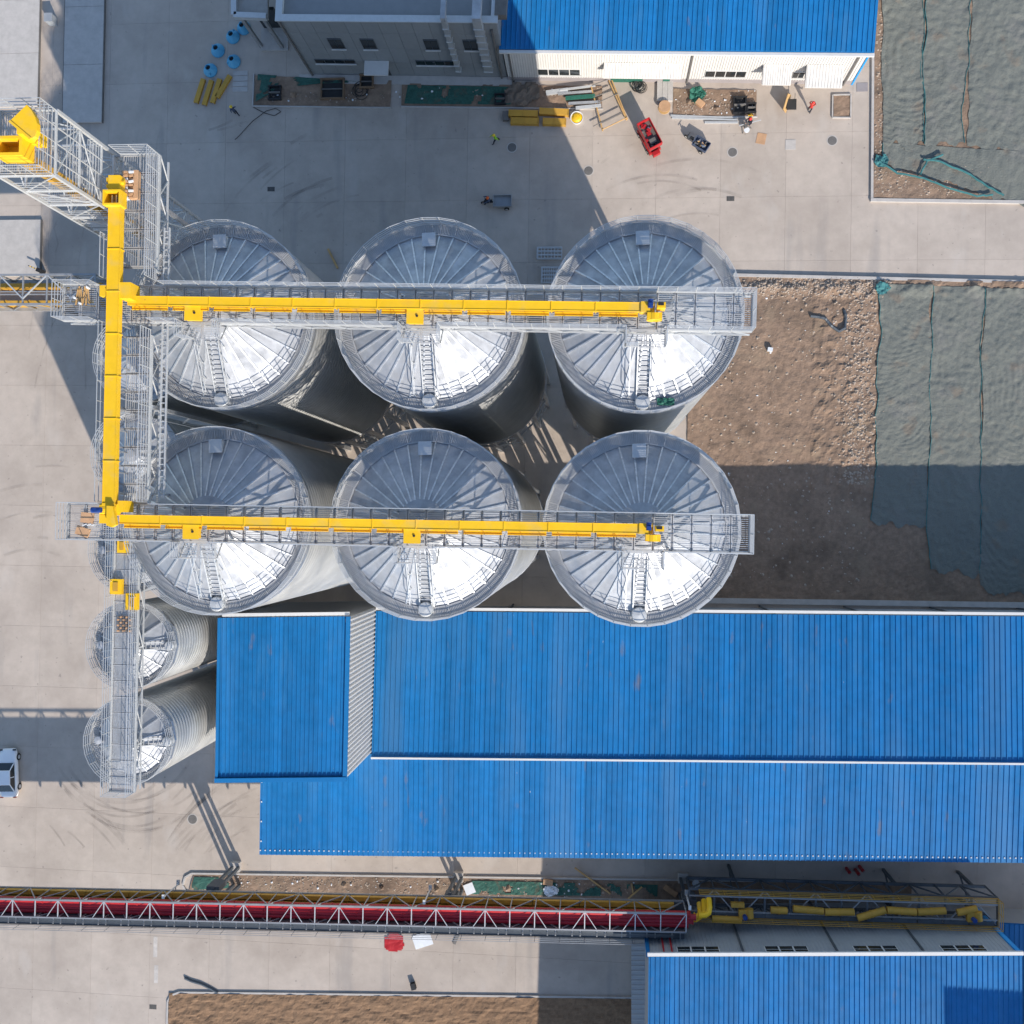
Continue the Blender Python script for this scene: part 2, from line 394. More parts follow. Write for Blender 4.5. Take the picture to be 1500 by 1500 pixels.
def lot_h(x, y):                                                   # earth of the two eastern lots
    h = 0.17 + 0.10*fbm(x, y, 0.25, 3, 3.1) + 0.05*fbm(x, y, 1.7, 3, 7.7)
    if 9 < x < 60 and 21.0 < y < 23.2: h += 0.35*max(0, 1-abs(y-22.1)/1.0)*max(0, 0.5+fbm(x, y, 0.8, 3, 1.0))
    if 20 < x < 25.6 and 3 < y < 22: h += 0.18*max(0, fbm(x, y, 1.2, 3, 5.0)+0.2)
    return max(0.03, h)
A, B, Cc, D = (8.6, -6.9), (62, -6.5), (62, 22.0), (8.6, 23.3)
o = bed_mb(A, B, Cc, D, 0.22, lot_h).obj('earth_lot', 'dirt'); o['kind'] = 'structure'
o = bed_mb((25.25, 30.45), (62, 29.4), (62, 62), (25.0, 62), 0.22, lot_h).obj('earth_lot', 'dirt'); o['kind'] = 'structure'
def field_h(x, y): return 0.14 + 0.07*fbm(x, y, 0.6, 4, 2.0) + 0.09*fbm(x*0.8, y*1.3, 1.6, 3, 9.0)
o = bed_mb((-40.6, -60), (12, -60), (12, -44.2), (-40.6, -46.75), 0.2, field_h).obj('soil_field', 'soil'); o['kind'] = 'structure'
def strip_h(x, y): return 0.10 + 0.07*fbm(x, y, 0.9, 4, 4.4)
def strip(A, B, Cc, D, st=0.2): 
    o = bed_mb(A, B, Cc, D, st, strip_h).obj('earth_strip', 'dirt'); o['kind'] = 'structure'; return o
strip((-38.9, -37.0), (29.5, -34.6), (29.5, -32.6), (-38.4, -35.1))
strip((-33.9, 40.3), (-20.3, 39.85), (-20.2, 42.4), (-33.8, 43.2))
strip((-19.2, 39.95), (0.1, 39.35), (0.1, 41.4), (-19.2, 42.1))
strip((6.8, 38.45), (14.5, 38.3), (14.5, 40.7), (6.8, 41.0))
strip((21.55, 38.1), (23.0, 38.05), (23.0, 40.0), (21.55, 40.05), 0.15)
def kerb(pts, wd=0.16, h=0.15, m='kerb'):
    mb = MB()
    for a, b in zip(pts[:-1], pts[1:]):
        mb.bar((a[0], a[1], h/2-.01), (b[0], b[1], h/2-.01), wd, h)
    o = mb.obj('kerb', m); o['kind'] = 'structure'; return o
kerb([(8.6, 23.45), (62, 21.9)], 0.28, 0.28); kerb([(8.6, -7.15), (62, -6.6)], 0.5, 0.3)
kerb([(24.9, 62), (25.12, 30.3)], 0.22, 0.22); kerb([(25.0, 30.25), (62, 29.25)], 0.30, 0.24)
kerb([(-40.75, -60), (-40.75, -47.6), (-40.4, -46.95), (-39.6, -46.62), (12, -44.1)], 0.17, 0.14)
kerb([(-38.4, -37.1), (-39.1, -36.8), (-39.45, -36.2), (-39.25, -35.4), (-38.6, -35.0), (29.6, -32.5)])
kerb([(-38.4, -37.1), (29.6, -34.7)])
kerb([(-33.95, 43.4), (-34.0, 40.2), (-20.25, 39.75)], 0.12, 0.14); kerb([(-19.25, 39.85), (0.2, 39.22)], 0.12, 0.14)
kerb([(6.75, 38.35), (14.6, 38.2)], 0.12, 0.14)
kerb([(21.45, 40.1), (21.45, 38.0), (23.1, 37.95), (23.1, 40.1), (21.45, 40.1)], 0.12, 0.16)

rr = random.Random(5)
def p_lot():
    t = rr.random()
    if t < .45: x = rr.uniform(8.8, 27); y = rr.gauss(22.2, 0.5)
    elif t < .8: x = rr.gauss(24.2, 0.9); y = rr.uniform(4, 22)
    else: x = rr.uniform(9, 25); y = rr.uniform(-6, 21)
    y = min(23.0, max(-6.5, y)); x = min(27, max(8.8, x))
    return x, y, lot_h(x, y)-0.02
tag(rocks(5200, p_lot, 0.025, 0.19, rr).obj('rubble', 'rubble'), 'loose stones and clods along the edges of the bare earth lot', 'rubble', kind='stuff')
def p_ne():
    if rr.random() < .45: x = rr.gauss(25.8, 0.3); y = rr.uniform(32, 48)
    else: x = rr.uniform(25.4, 36); y = rr.uniform(30.6, 33.5)
    x = max(25.35, x); y = max(30.6, y); return x, y, lot_h(x, y)-0.02
tag(rocks(900, p_ne, 0.04, 0.15, rr).obj('rubble', 'rubble'), 'loose stones along the kerb of the netted north-east lot', 'rubble', kind='stuff')
def p_strip():
    t = rr.random()
    if t < .6: x = rr.uniform(-38.5, 4); y = -35.05+(x+38.5)*0.0355 - rr.uniform(0.1, 1.6)
    elif t < .8: x = rr.uniform(7, 14.3); y = rr.uniform(38.5, 40.6)
    else: x = rr.uniform(-33, 0); y = rr.uniform(40.4, 41.3)
    return x, y, 0.10
tag(rocks(1500, p_strip, 0.03, 0.13, rr).obj('rubble', 'rubble'), 'clods and stones lying on the narrow earth strips', 'rubble', kind='stuff')

# green dust netting laid over the earth in strips
def net_sheet(label, A, B, Cc, D, wav=0.25, rip=0.06, ang=0.4, seed=0.0, m='netting', st=0.13, hems=(1, 1), group=None, dens=13.0):
    A, B, Cc, D = [Vector((p[0], p[1], 0)) for p in (A, B, Cc, D)]
    nx = max(3, int((B-A).length/st)); ny = max(3, int((D-A).length/st)); mb = MB(); pts = {}
    for j in range(ny+1):
        for i in range(nx+1):
            u, v = i/nx, j/ny; p = A.lerp(B, u).lerp(D.lerp(Cc, u), v)
            e0 = wav*fbm(0.0, p.y, 0.22, 3, seed+1.3); e1 = wav*fbm(5.0, p.y, 0.22, 3, seed+6.1)
            x = p.x + e0*(1-u) + e1*u; y = p.y + (0.7*fbm(p.x, 3.0, 0.9, 3, seed)*(1-v)**4)
            a2 = ang + 0.5*fbm(x, y, 0.06, 2, seed)
            ph = (x*math.cos(a2)+y*math.sin(a2))*dens + 2.2*fbm(x, y, 0.25, 3, seed+2)
            z = lot_h(x, y) + 0.05 + 0.05*fbm(x, y, 2.2, 3, seed) + 0.6*rip*(0.5+0.5*math.sin(ph))*(0.5+0.7*abs(fbm(x, y, 0.25, 2, seed+9)))
            pts[i, j] = (x, y, z); mb.v.append((x, y, z))
    for j in range(ny):
        for i in range(nx):
            a = j*(nx+1)+i; mb.f.append((a, a+1, a+nx+2, a+nx+1))
    o = mb.obj('dust_netting', m, smooth=True); tag(o, label, 'netting', group)
    for side, on in zip((0, nx), hems):
        if on:
            h = MB().path([(pts[side, j][0], pts[side, j][1], pts[side, j][2]+0.035) for j in range(ny+1)], 0.03, 5).obj('hem', 'hem', o)
    return o
net_sheet('grey-green dust netting strip bordering the bare brown earth, rippled crosswise', (25.5, 0.3), (30.55, 0.2), (30.45, 22.3), (26.0, 22.4), 0.5, 0.09, 1.5, 1.0, hems=(1, 0))
net_sheet('grey-green dust netting strip between two teal seams, smooth near the kerb', (30.65, -3.6), (35.1, -4.2), (35.1, 22.1), (30.45, 22.2), 0.35, 0.05, 0.3, 2.0, hems=(1, 1))
net_sheet('grey-green dust netting strip with strong diagonal ripples beyond the second teal seam', (35.1, -5.4), (39.4, -5.6), (39.2, 21.9), (35.2, 22.0), 0.25, 0.10, 1.0, 3.0, hems=(0, 1), dens=11)
net_sheet('grey-green dust netting strip beyond the bare earth gap', (39.7, -4.5), (45, -4.5), (45, 21.8), (39.6, 21.8), 0.3, 0.07, 1.2, 4.0, hems=(1, 0))
net_sheet('long pleated netting strip along the stony kerb beside the blue-roofed shed', (25.9, 35.2), (29.6, 35.0), (29.2, 60), (25.9, 60), 0.25, 0.12, 0.05, 5.0, hems=(0, 1), dens=7)
net_sheet('smooth netting strip between a teal seam and a thin gap of brown soil', (29.8, 35.3), (33.2, 35.2), (33.8, 60), (29.4, 60), 0.5, 0.018, 0.6, 6.0, hems=(1, 1))
net_sheet('wide smooth netting strip right of the thin gap of brown soil', (33.5, 35.0), (41, 33.9), (41, 60), (34.1, 60), 0.5, 0.018, 1.2, 7.0, hems=(0, 1))
net_sheet('netting corner sheet laid crosswise above the two bare soil wedges', (26.0, 33.6), (41, 28.9), (41, 34.3), (26.0, 35.5), 0.0, 0.025, 0.9, 8.0, hems=(1, 0))
h = MB()
for pl in [[(25.6, 33.7), (27.3, 32.6), (29.6, 32.1), (31.8, 31.2), (34.4, 30.4), (36, 30.5)], [(29.6, 33.9), (31, 33.6), (33.4, 32.6), (35.4, 31.2), (37, 30.3)], [(29.3, 32.4), (29.9, 33.7), (31.6, 34.3)]]:
    q = []
    for a, b in zip(pl[:-1], pl[1:]):
        for k in range(6): t = k/6; x = a[0]+(b[0]-a[0])*t; y = a[1]+(b[1]-a[1])*t; q.append((x+.08*fbm(x, y, 2), y+.08*fbm(y, x, 2), lot_h(x, y)+0.28))
    h.path(q, 0.09, 5)
tag(h.obj('netting_roll', 'hem'), 'bunched teal netting edges trailing over the brown soil corner', 'netting')
for lab, a in (('crumpled bright green netting heap at the stony corner of the north-east lot', (25.8, 33.8)), ('crumpled teal netting knot at the top corner of the rippled strip', (26.1, 22.0))):
    tag(grid_mesh(a[0]-.7, a[0]+.8, a[1]-.6, a[1]+.7, 0.1, lambda x, y: lot_h(x, y)+0.16+0.22*abs(fbm(x, y, 1.8, 3, 2)), lambda x, y: (x-a[0])**2+(y-a[1])**2 < .34+.3*fbm(x, y, 1.5)).obj('netting_heap', 'hem'), lab, 'netting')
def strip_net(label, A, B, Cc, D, m='netting_green', thr=-0.5):
    tag(bed_mb(A, B, Cc, D, 0.15, lambda x, y: strip_h(x, y)+0.05+0.05*abs(fbm(x, y, 2.5, 2, 6)), lambda x, y: fbm(x, y, 0.5, 3, 8.8) > thr).obj('dust_netting', m), label, 'netting')
strip_net('dark green netting over the earth strip below the long grey facade', (-18.9, 40.1), (-8.6, 39.8), (-8.4, 41.5), (-18.6, 41.9))
strip_net('dark green netting round the earth bed beside the porch', (-33.7, 40.6), (-30.5, 42.2), (-22.5, 42.3), (-33.5, 43.3), thr=-0.1)
strip_net('green netting at the rounded west end of the strip under the red gallery', (-38.6, -36.6), (-34.8, -36.2), (-34.8, -35.2), (-38.3, -35.3))
strip_net('green netting scraps over the strip between the second and third gallery column', (-11, -35.6), (6.5, -34.9), (6.5, -33.8), (-11, -34.3), thr=-0.25)

# tyre marks: rubber on the slabs
tm = MB()
rt = random.Random(3)
fam = [(at(440, 1380), 100, 172, 9.0, 17.5, 15), (at(190, 1085), 205, 335, 5.5, 9.5, 9), (at(20, 1330), 5, 75, 6.0, 13.0, 8)]
fam += [(at(520, 420), 95, 150, 9, 17, 12), (at(300, 60), 260, 330, 5, 11, 6), (at(1000, 420), 60, 130, 8, 15, 7), (at(60, 900), 60, 120, 6, 14, 6)]
kk = 0
for c_, d0, d1, r0_, r1_, cnt in fam:
    for q_ in range(cnt):
        kk += 1; rad = rt.uniform(r0_, r1_); a0 = R(d0+rt.uniform(0, 30)); a1 = R(d1-rt.uniform(0, 30)); wd = rt.uniform(0.16, 0.34); ox, oy = rt.uniform(-2.5, 2.5), rt.uniform(-2, 2)
        prev = None
        for i in range(49):
            a = a0+(a1-a0)*i/48; p = [(c_.x+ox+(rad+d)*math.cos(a), c_.y+oy+(rad+d)*math.sin(a), 0.004+0.0006*kk) for d in (-wd/2, wd/2)]
            if prev and -33.0 < p[0][1] and not (-30.5 < p[0][0] and p[0][1] < 20) and not (p[0][1] > 39 or (p[0][0] > 24.5 and p[0][1] > 29.5)): tm.add(prev+p[::-1], [(0,1,2,3)])
            prev = p
for k in range(16):
    x0 = rt.uniform(-60, -40); y0 = rt.uniform(8, 34); a = rt.uniform(1.2, 1.9); prev = None; L = rt.uniform(6, 16)
    for i in range(16):
        a += rt.uniform(-.03, .03); x = x0+L*i/16*math.cos(a); y = y0+L*i/16*math.sin(a)
        p = [(x-.08, y, 0.006+.0006*k), (x+.08, y, 0.006+.0006*k)]
        if prev: tm.add(prev+p[::-1], [(0,1,2,3)])
        prev = p
o = tm.obj('tyre_marks', 'tyre_mark'); o['kind'] = 'structure'
mb = MB()
for a, b in (((228, 1372), (228, 1402)), ((229, 1414), (229, 1440))):
    p, q = at(*a), at(*b); mb.box(p.x-.2, p.x+.2, q.y, p.y, 0.003, 0.007)
o = mb.obj('painted_marking', 'faint_line'); o['kind'] = 'structure'

# ------------------------------------------------------------------ silos
DECK = 37.4
def make_silo(name, label, group, Rw, z0, z1, nseg, tanb, rin, walk, pitch, amp, nleg, wallseg):
    t = thing(name, label, 'silo', (0,0,0), 0, group)
    prof = []; n = int((z1-z0)/pitch)
    for i in range(n):
        for k in range(4):
            z = z0+(i+k/4)*pitch; prof.append((Rw-amp*0.5+amp*0.5*math.sin(2*math.pi*k/4), z))
    prof.append((Rw-amp*.5, z1))
    MB().lathe(prof, wallseg).obj('wall', 'galv_wall', t, smooth=True)
    rc = Rw-walk                                               # cone radius
    MB().lathe([(Rw, z1-0.25), (Rw+.03, z1-0.25), (Rw+.03, z1+0.06), (rc-.1, z1+0.06)], nseg).obj('eave_ring', 'galv', t)
    # roof sheets
    da = 2*math.pi/nseg
    def P(r, a, h=0.0): return (r*math.cos(a), r*math.sin(a), z1+0.12+(rc-r)*tanb+h)
    a0, a1 = -da/2, da/2
    mb = MB(); e = 0.02
    mb.add([P(rin, a0), P(rc, a0), P(rc, a1), P(rin, a1), P(rin, a0, -.04), P(rc, a0, -.04), P(rc, a1, -.04), P(rin, a1, -.04)], [(0,1,2,3),(7,6,5,4),(0,4,5,1),(1,5,6,2),(2,6,7,3),(3,7,4,0)])
    wr = 0.045
    def Q(r, d, h):
        p = Vector(P(r, a0, h)); tang = Vector((-math.sin(a0), math.cos(a0), 0)); return p+tang*d
    mb.add([Q(rin, 0, .07), Q(rc, 0, .07), Q(rc, wr*2, .07), Q(rin, wr*2, .07), Q(rin, 0, 0), Q(rc, 0, 0), Q(rc, wr*2, 0), Q(rin, wr*2, 0)], [(0,1,2,3),(7,6,5,4),(0,4,5,1),(1,5,6,2),(2,6,7,3),(3,7,4,0)])
    sheet = mb.mesh('roof_sheet', 'galv_roof'); sheet.materials.append(M['roof_seam'])
    for p in sheet.polygons[6:]: p.material_index = 1
    for i in range(nseg): link('roof_sheet', sheet, t, (0,0,0), i*da)
    zc = z1+0.12+(rc-rin)*tanb
    cap = MB().lathe([(rin+.12, zc-.02), (rin+.12, zc+.10), (rin*.5, zc+.10+rin*.5*tanb*.7), (0.3, zc+0.10+rin*.7*tanb*.8), (0.01, zc+0.10+rin*.7*tanb*.8)], nseg).obj('roof_cap', 'galv_roof', t)
    # eave walkway: one grating panel per facet
    mb = MB(); ri, ro = rc+.03, Rw-.02
    def W(r, a, z): return (r*math.cos(a), r*math.sin(a), z1+z)
    ea = da*0.02
    for (ra, rb) in ((ri, ri+.06), (ro-.06, ro)):
        mb.hexa([W(ra, a0+ea, .2), W(rb, a0+ea, .2), W(rb, a1-ea, .2), W(ra, a1-ea, .2)], [W(ra, a0+ea, .14), W(rb, a0+ea, .14), W(rb, a1-ea, .14), W(ra, a1-ea, .14)])
    nb = 9
    for k in range(nb+1):
        a = a0+ea+(da-2*ea)*k/nb; hw = da*0.022
        mb.hexa([W(ri+.06, a-hw, .195), W(ro-.06, a-hw, .195), W(ro-.06, a+hw, .195), W(ri+.06, a+hw, .195)], [W(ri+.06, a-hw, .15), W(ro-.06, a-hw, .15), W(ro-.06, a+hw, .15), W(ri+.06, a+hw, .15)])
    wp = mb.mesh('walkway_panel', 'grating')
    for i in range(nseg): link('walkway_panel', wp, t, (0,0,0), i*da)
    nr_ = nseg if nseg > 20 else nseg*2
    handrail(t, [(Rw*math.cos((i+.5)*2*math.pi/nr_), Rw*math.sin((i+.5)*2*math.pi/nr_), z1+.2) for i in range(nr_)], 1.15, 4, 99, closed=True, r=0.024, toe=0.14)
    # legs, bracing, hopper
    MB().lathe([(Rw*.97, z0-.5), (Rw+.05, z0-.5), (Rw+.05, z0), (Rw*.97, z0)], 48).obj('ring_beam', 'galv', t)
    MB().lathe([(0.35, z0*0.35), (Rw*.96, z0-.05)], 36).obj('hopper', 'galv_wall', t, smooth=True)
    lp = [(Rw*.97*math.cos(2*math.pi*(i+.5)/nleg), Rw*.97*math.sin(2*math.pi*(i+.5)/nleg)) for i in range(nleg)]
    for i, (x, y) in enumerate(lp):
        bar_obj('leg', 'galv', t, (x, y, 0), (x, y, z0-.4), 0.34)
        x2, y2 = lp[(i+1) % nleg]
        for (za, zb) in ((0.4, z0*.48), (z0*.5, z0-.6)):
            if i % 2 == 0:
                bar_obj('brace', 'galv', t, (x, y, za), (x2, y2, zb), 0.10); bar_obj('brace', 'galv', t, (x, y, zb), (x2, y2, za), 0.10)
        bar_obj('tie', 'galv', t, (x, y, z0*.49), (x2, y2, z0*.49), 0.16)
    return t, rc, P
def roof_fittings(t, Rw, z1, rc, tanb, ang, width, r0, big):
    """ladder lying on the cone towards ang, port at its foot, hatch opposite"""
    d = Vector((math.cos(ang), math.sin(ang), 0)); s = Vector((-d.y, d.x, 0))
    def K(r, o, h): v = d*r+s*o; return (v.x, v.y, z1+0.12+(rc-r)*tanb+h)
    mb = MB()
    for o in (-width/2, width/2): mb.bar(K(r0, o, .16), K(rc-.1, o, .16), 0.06, 0.10)
    ld = mb.obj('ladder', 'galv_rail', t)
    n = int((rc-.2-r0)/0.24)
    for i in range(n):
        r = r0+.1+(rc-.3-r0)*i/max(1, n-1); bar_obj('rung', 'galv_rail', ld, K(r, -width/2, .17), K(r, width/2, .17), 0.05)
    if big:
        for o in (-width/2-.45, width/2+.28):
            mb = MB()
            for h in (.5, .95): mb.bar(K(r0+.3, o, h), K(rc-.2, o, h), 0.04)
            for i in range(4):
                r = r0+.3+(rc-.5-r0)*i/3; mb.bar(K(r, o, 0), K(r, o, .95), 0.04)
            mb.obj('ladder_rail', 'galv_rail', t)
    pr = rc+.12
    MB().lathe([(0.45 if big else .36, 0), (0.45 if big else .36, .5), (0.40 if big else .31, .58), (0.01, .62)], 20).obj('port', 'galv_rail', t, K(pr, 0, -.05), smooth=False)
    a2 = ang+math.pi+R(2)
    d2 = Vector((math.cos(a2), math.sin(a2), 0))
    if big:
        r = rc-.42; p = d2*r
        mb = MB().box(-.36, .36, -.36, .36, -.25, .42); mb.box(-.40, .40, -.40, .40, .42, .48)
        mb.obj('roof_hatch', 'galv_rail', t, (p.x, p.y, z1+.12+(rc-r)*tanb), a2)
    else:
        r = rc-.2; p = d2*r
        MB().lathe([(.3, -.1), (.3, .35), (.01, .4)], 14).obj('vent', 'galv_roof', t, (p.x, p.y, z1+.12+(rc-r)*tanb))
BIG = 'large galvanised grain silos in two rows'
TB = math.tan(R(29))
s0, rc, _ = make_silo('grain_silo', '', BIG, 5.63, 11.0, 34.0, 36, TB, 1.35, 0.72, 0.5, 0.15, 16, 96)
roof_fittings(s0, 5.63, 34.0, rc, TB, -math.pi/2, 0.72, 1.75, True)
SX, SY = (-22.6, -9.85, 2.7), (12.05, -0.30)
lab = [['large galvanised silo beside the lattice tower, under the shaded-side conveyor bridge', 'middle large silo of the row next to the grey building, joined by a bridge', 'large silo with a green sheet on its eave walkway, at the northern row end'],
       ['large galvanised silo overlapping the small silos and the tall blue-roofed block', 'middle large silo of the row that overhangs the long blue shed roof', 'large silo at the east end of the southern row beside the bare earth lot']]
for j, y in enumerate(SY):
    for i, x in enumerate(SX):
        if i == 0 and j == 0: s0.location = (x, y, 0); s0['label'] = lab[0][0]
        else: dup(s0, (x, y, 0), 0, lab[j][i], BIG)
SMALL = 'small galvanised silos in a column beside the large ones'
TS = math.tan(R(28)); SZ = 21.0; SR = 3.22
m0, rcs, _ = make_silo('small_silo', '', SMALL, SR, 4.5, SZ, 14, TS, 0.5, 0.52, 0.46, 0.14, 8, 56)
roof_fittings(m0, SR, SZ, rcs, TS, 0.0, 0.5, 0.6, False)
sl_ = ['small silo at the free south end of the column, nearest the parked car', 'small silo next to the end one, beside the tall blue-roofed block', 'small silo below the corner where the south bridge meets the yellow trunk conveyor', 'small silo half hidden under the yellow trunk conveyor between both bridges', 'small silo under the trunk conveyor close to the northern bridge']
for k in range(5):
    loc = (-34.35+.02*k, -16.95+7.15*k, 0)
    if k == 0: m0.location = loc; m0['label'] = sl_[0]
    else: dup(m0, loc, 0, sl_[k], SMALL)

# ------------------------------------------------------------------ bridges and conveyors on top
def bridge(name, label, P0, P1, wd, z, landings=(), nposts=1.05, rails=(1, 1), ends=(1, 1), depth=0.9, gaps_n=(), gaps_s=()):
    P0, P1 = Vector((*P0, 0)), Vector((*P1, 0)); L = (P1-P0).length; ang = math.atan2(P1.y-P0.y, P1.x-P0.x)
    t = thing(name, label, 'bridge', (P0.x, P0.y, z), ang)
    n = round(L/1.05); st = L/n
    for i in range(n): grating(t, i*st+.03, (i+1)*st-.03, -wd/2+.08, wd/2-.08, 0, 'x', 0.115, 0.034)
    for i in range(n+1): bar_obj('cross_beam', 'grey_steel', t, (i*st, -wd/2, -.16), (i*st, wd/2, -.16), 0.09, 0.14)
    for s in (-1, 1):
        y = s*wd/2
        bar_obj('edge_beam', 'galv_rail', t, (0, y, -.1), (L, y, -.1), 0.08, 0.2)
        bar_obj('bottom_chord', 'galv_rail', t, (0, y, -depth), (L, y, -depth), 0.10, 0.10)
        m = round(L/2.1); ms = L/m
        for i in range(m):
            bar_obj('truss_brace', 'galv_rail', t, (i*ms, y, -depth), ((i+.5)*ms, y, -.2), 0.06); bar_obj('truss_brace', 'galv_rail', t, ((i+.5)*ms, y, -.2), ((i+1)*ms, y, -depth), 0.06)
        if rails[0 if s > 0 else 1]:
            gaps = gaps_n if s > 0 else gaps_s
            edges = [0] + [v for g in gaps for v in g] + [L]
            for a, b in zip(edges[::2], edges[1::2]):
                if b-a > .2: handrail(t, [(a, y, 0), (b, y, 0)], 1.2, 4, nposts)
    for e, x in zip(ends, (0, L)):
        if e: handrail(t, [(x, -wd/2, 0), (x, wd/2, 0)], 1.2, 4, nposts)
    for (x, lw, ld) in landings:                                   # landing towards the roof ladder
        for k in range(2): grating(t, x-lw/2+k*lw/2+.02, x-lw/2+(k+1)*lw/2-.02, -wd/2-ld, -wd/2-.05, -0.02, 'x', 0.115, 0.034)
        handrail(t, [(x-lw/2, -wd/2, 0), (x-lw/2, -wd/2-ld, 0)], 1.2, 4, 1.0); handrail(t, [(x+lw/2, -wd/2, 0), (x+lw/2, -wd/2-ld, 0)], 1.2, 4, 1.0)
        handrail(t, [(x-lw/2, -wd/2-ld, 0), (x-.4, -wd/2-ld, 0)], 1.2, 4, 1.0)
        for a in (-1, 1): bar_obj('landing_strut', 'galv_rail', t, (x+a*lw/2, -wd/2-ld, -.1), (x+a*lw/2, -wd/2, -depth), 0.07)
    return t, L
NB0, NB1 = (-31.0, 12.25), (8.45, 11.62)
SB0, SB1 = (-30.45, -0.45), (8.5, -0.50)
lx = [SX[i]-NB0[0] for i in range(3)]
nb, NL = bridge('conveyor_bridge', 'galvanised grating bridge with handrails across the northern silo row', NB0, NB1, 2.1, DECK, [(x, 2.2, 0.95) for x in lx], gaps_n=[(2.2, 6.2)], gaps_s=[(2.2, 5.6)]+[(x-1.1, x+1.1) for x in lx])
sb, SL = bridge('conveyor_bridge', 'galvanised grating bridge with handrails across the southern silo row', SB0, SB1, 2.1, DECK, [(x, 2.2, 0.95) for x in [SX[i]-SB0[0] for i in range(3)]], gaps_n=[(2.4, 5.4)], gaps_s=[(SX[i]-SB0[0]-1.1, SX[i]-SB0[0]+1.1) for i in range(3)])
# bridge posts standing on the silo roofs
for t, (p0, p1) in ((nb, (NB0, NB1)), (sb, (SB0, SB1))):
    for x in SX:
        for dx in (-1.5, 1.5):
            for y in (-.95, .95):
                bar_obj('support_post', 'galv_rail', t, (x+dx-p0[0], y, -1.9), (x+dx-p0[0], y, -.1), 0.12)
def conveyor(label, P0, P1, z, wd, ht, nseg, outlets, head=None, lip=True, name='chain_conveyor'):
    P0, P1 = Vector((*P0, 0)), Vector((*P1, 0)); L = (P1-P0).length; ang = math.atan2(P1.y-P0.y, P1.x-P0.x)
    t = thing(name, label, 'conveyor', (P0.x, P0.y, z), ang)
    sg = L/nseg
    mb = MB().box(0, sg-.05, -wd/2, wd/2, 0, ht); mb.box(sg-.05, sg, -wd/2-.05, wd/2+.05, -.03, ht+.05)
    mb.box(0, sg-.05, -wd/2-.03, -wd/2, ht-.10, ht+.03); mb.box(0, sg-.05, wd/2, wd/2+.03, ht-.10, ht+.03)
    cs = mb.mesh('casing', 'yellow')
    if lip:
        ml = MB().box(.15, sg-.15, -wd/2-.26, -wd/2-.04, ht*.35, ht*.42); ml.box(.15, sg-.15, -wd/2-.26, -wd/2-.22, ht*.42, ht*.55)
        lm = ml.mesh('return_tray', 'yellow')
    for i in range(nseg):
        link('casing', cs, t, (i*sg, 0, 0))
        if lip: link('return_tray', lm, t, (i*sg, 0, 0))
        for k in (0.25, 0.75):
            for y in (-wd/2+.05, wd/2-.05): bar_obj('foot', 'yellow' if lip else 'grey_steel', t, ((i+k)*sg, y, 0), ((i+k)*sg, y, -(z-DECK)), 0.07)
    for x in outlets:
        mb = MB().box(x-.42, x+.42, -wd/2-.78, -wd/2-.02, -.12, .30); mb.box(x-.47, x+.47, -wd/2-.83, -wd/2+.02, .30, .34)
        g = mb.obj('slide_gate', 'yellow', t)
        MB().tube((x+.12, -wd/2-.4, .34), (x+.12, -wd/2-.4, .40), .07, 10).obj('knob', 'black', g)
        MB().tube((x, -.25, -.7), (x, 0, 0.05), 0.22, 12).obj('spout', 'galv', t)
    if head is not None:
        x = L
        mb = MB(); n = 10; poly = []
        hw = wd/2
        # rounded head casing seen from above: drum box, cheek plates
        mb.box(x, x+.5, -hw-.06, hw+.06, -.05, ht+.12); mb.tube((x+.5, -hw-.06, ht*.5), (x+.5, hw+.06, ht*.5), ht*.58, 16)
        mb.obj('head_casing', 'yellow', t)
        mo = MB().tube((x+.5, -hw*.4, ht+.3), (x+.5, hw+.12, ht+.3), .14, 14); mo.box(x+.4, x+.6, -.02, .14, ht+.4, ht+.5)
        for k in range(4): mo.tube((x+.5, -hw*.2+k*.09, ht+.3), (x+.5, -hw*.2+k*.09+.03, ht+.3), .16, 14)
        mo.obj('motor', 'motor_blue', t)
        gb = MB().box(x+.35, x+1.15, -hw-.42, -hw-.08, .05, ht+.18); gb.tube((x+.75, -hw-.46, ht*.6), (x+.75, -hw-.1, ht*.6), .42, 16); gb.box(x+.85, x+1.3, -hw*.6, hw*.7, .1, ht+.55)
        gb.obj('gearbox', 'yellow', t)
        MB().box(x+.9, x+1.2, -.02, .14, ht+.55, ht+.6).obj('inspection_cover', 'black', t)
    return t
CZ = DECK+0.35
conveyor('yellow enclosed conveyor lying on the northern bridge, drive at its east end', (-26.7, 12.18), (2.35, 11.74), CZ, 0.46, 0.45, 12, [26.7-22.9, 26.7-10.1], head=1)
conveyor('yellow enclosed conveyor lying on the southern bridge, drive at its east end', (-26.9, -0.30), (2.45, -0.30), CZ, 0.46, 0.45, 12, [26.9-22.75, 26.9-10.05], head=1)

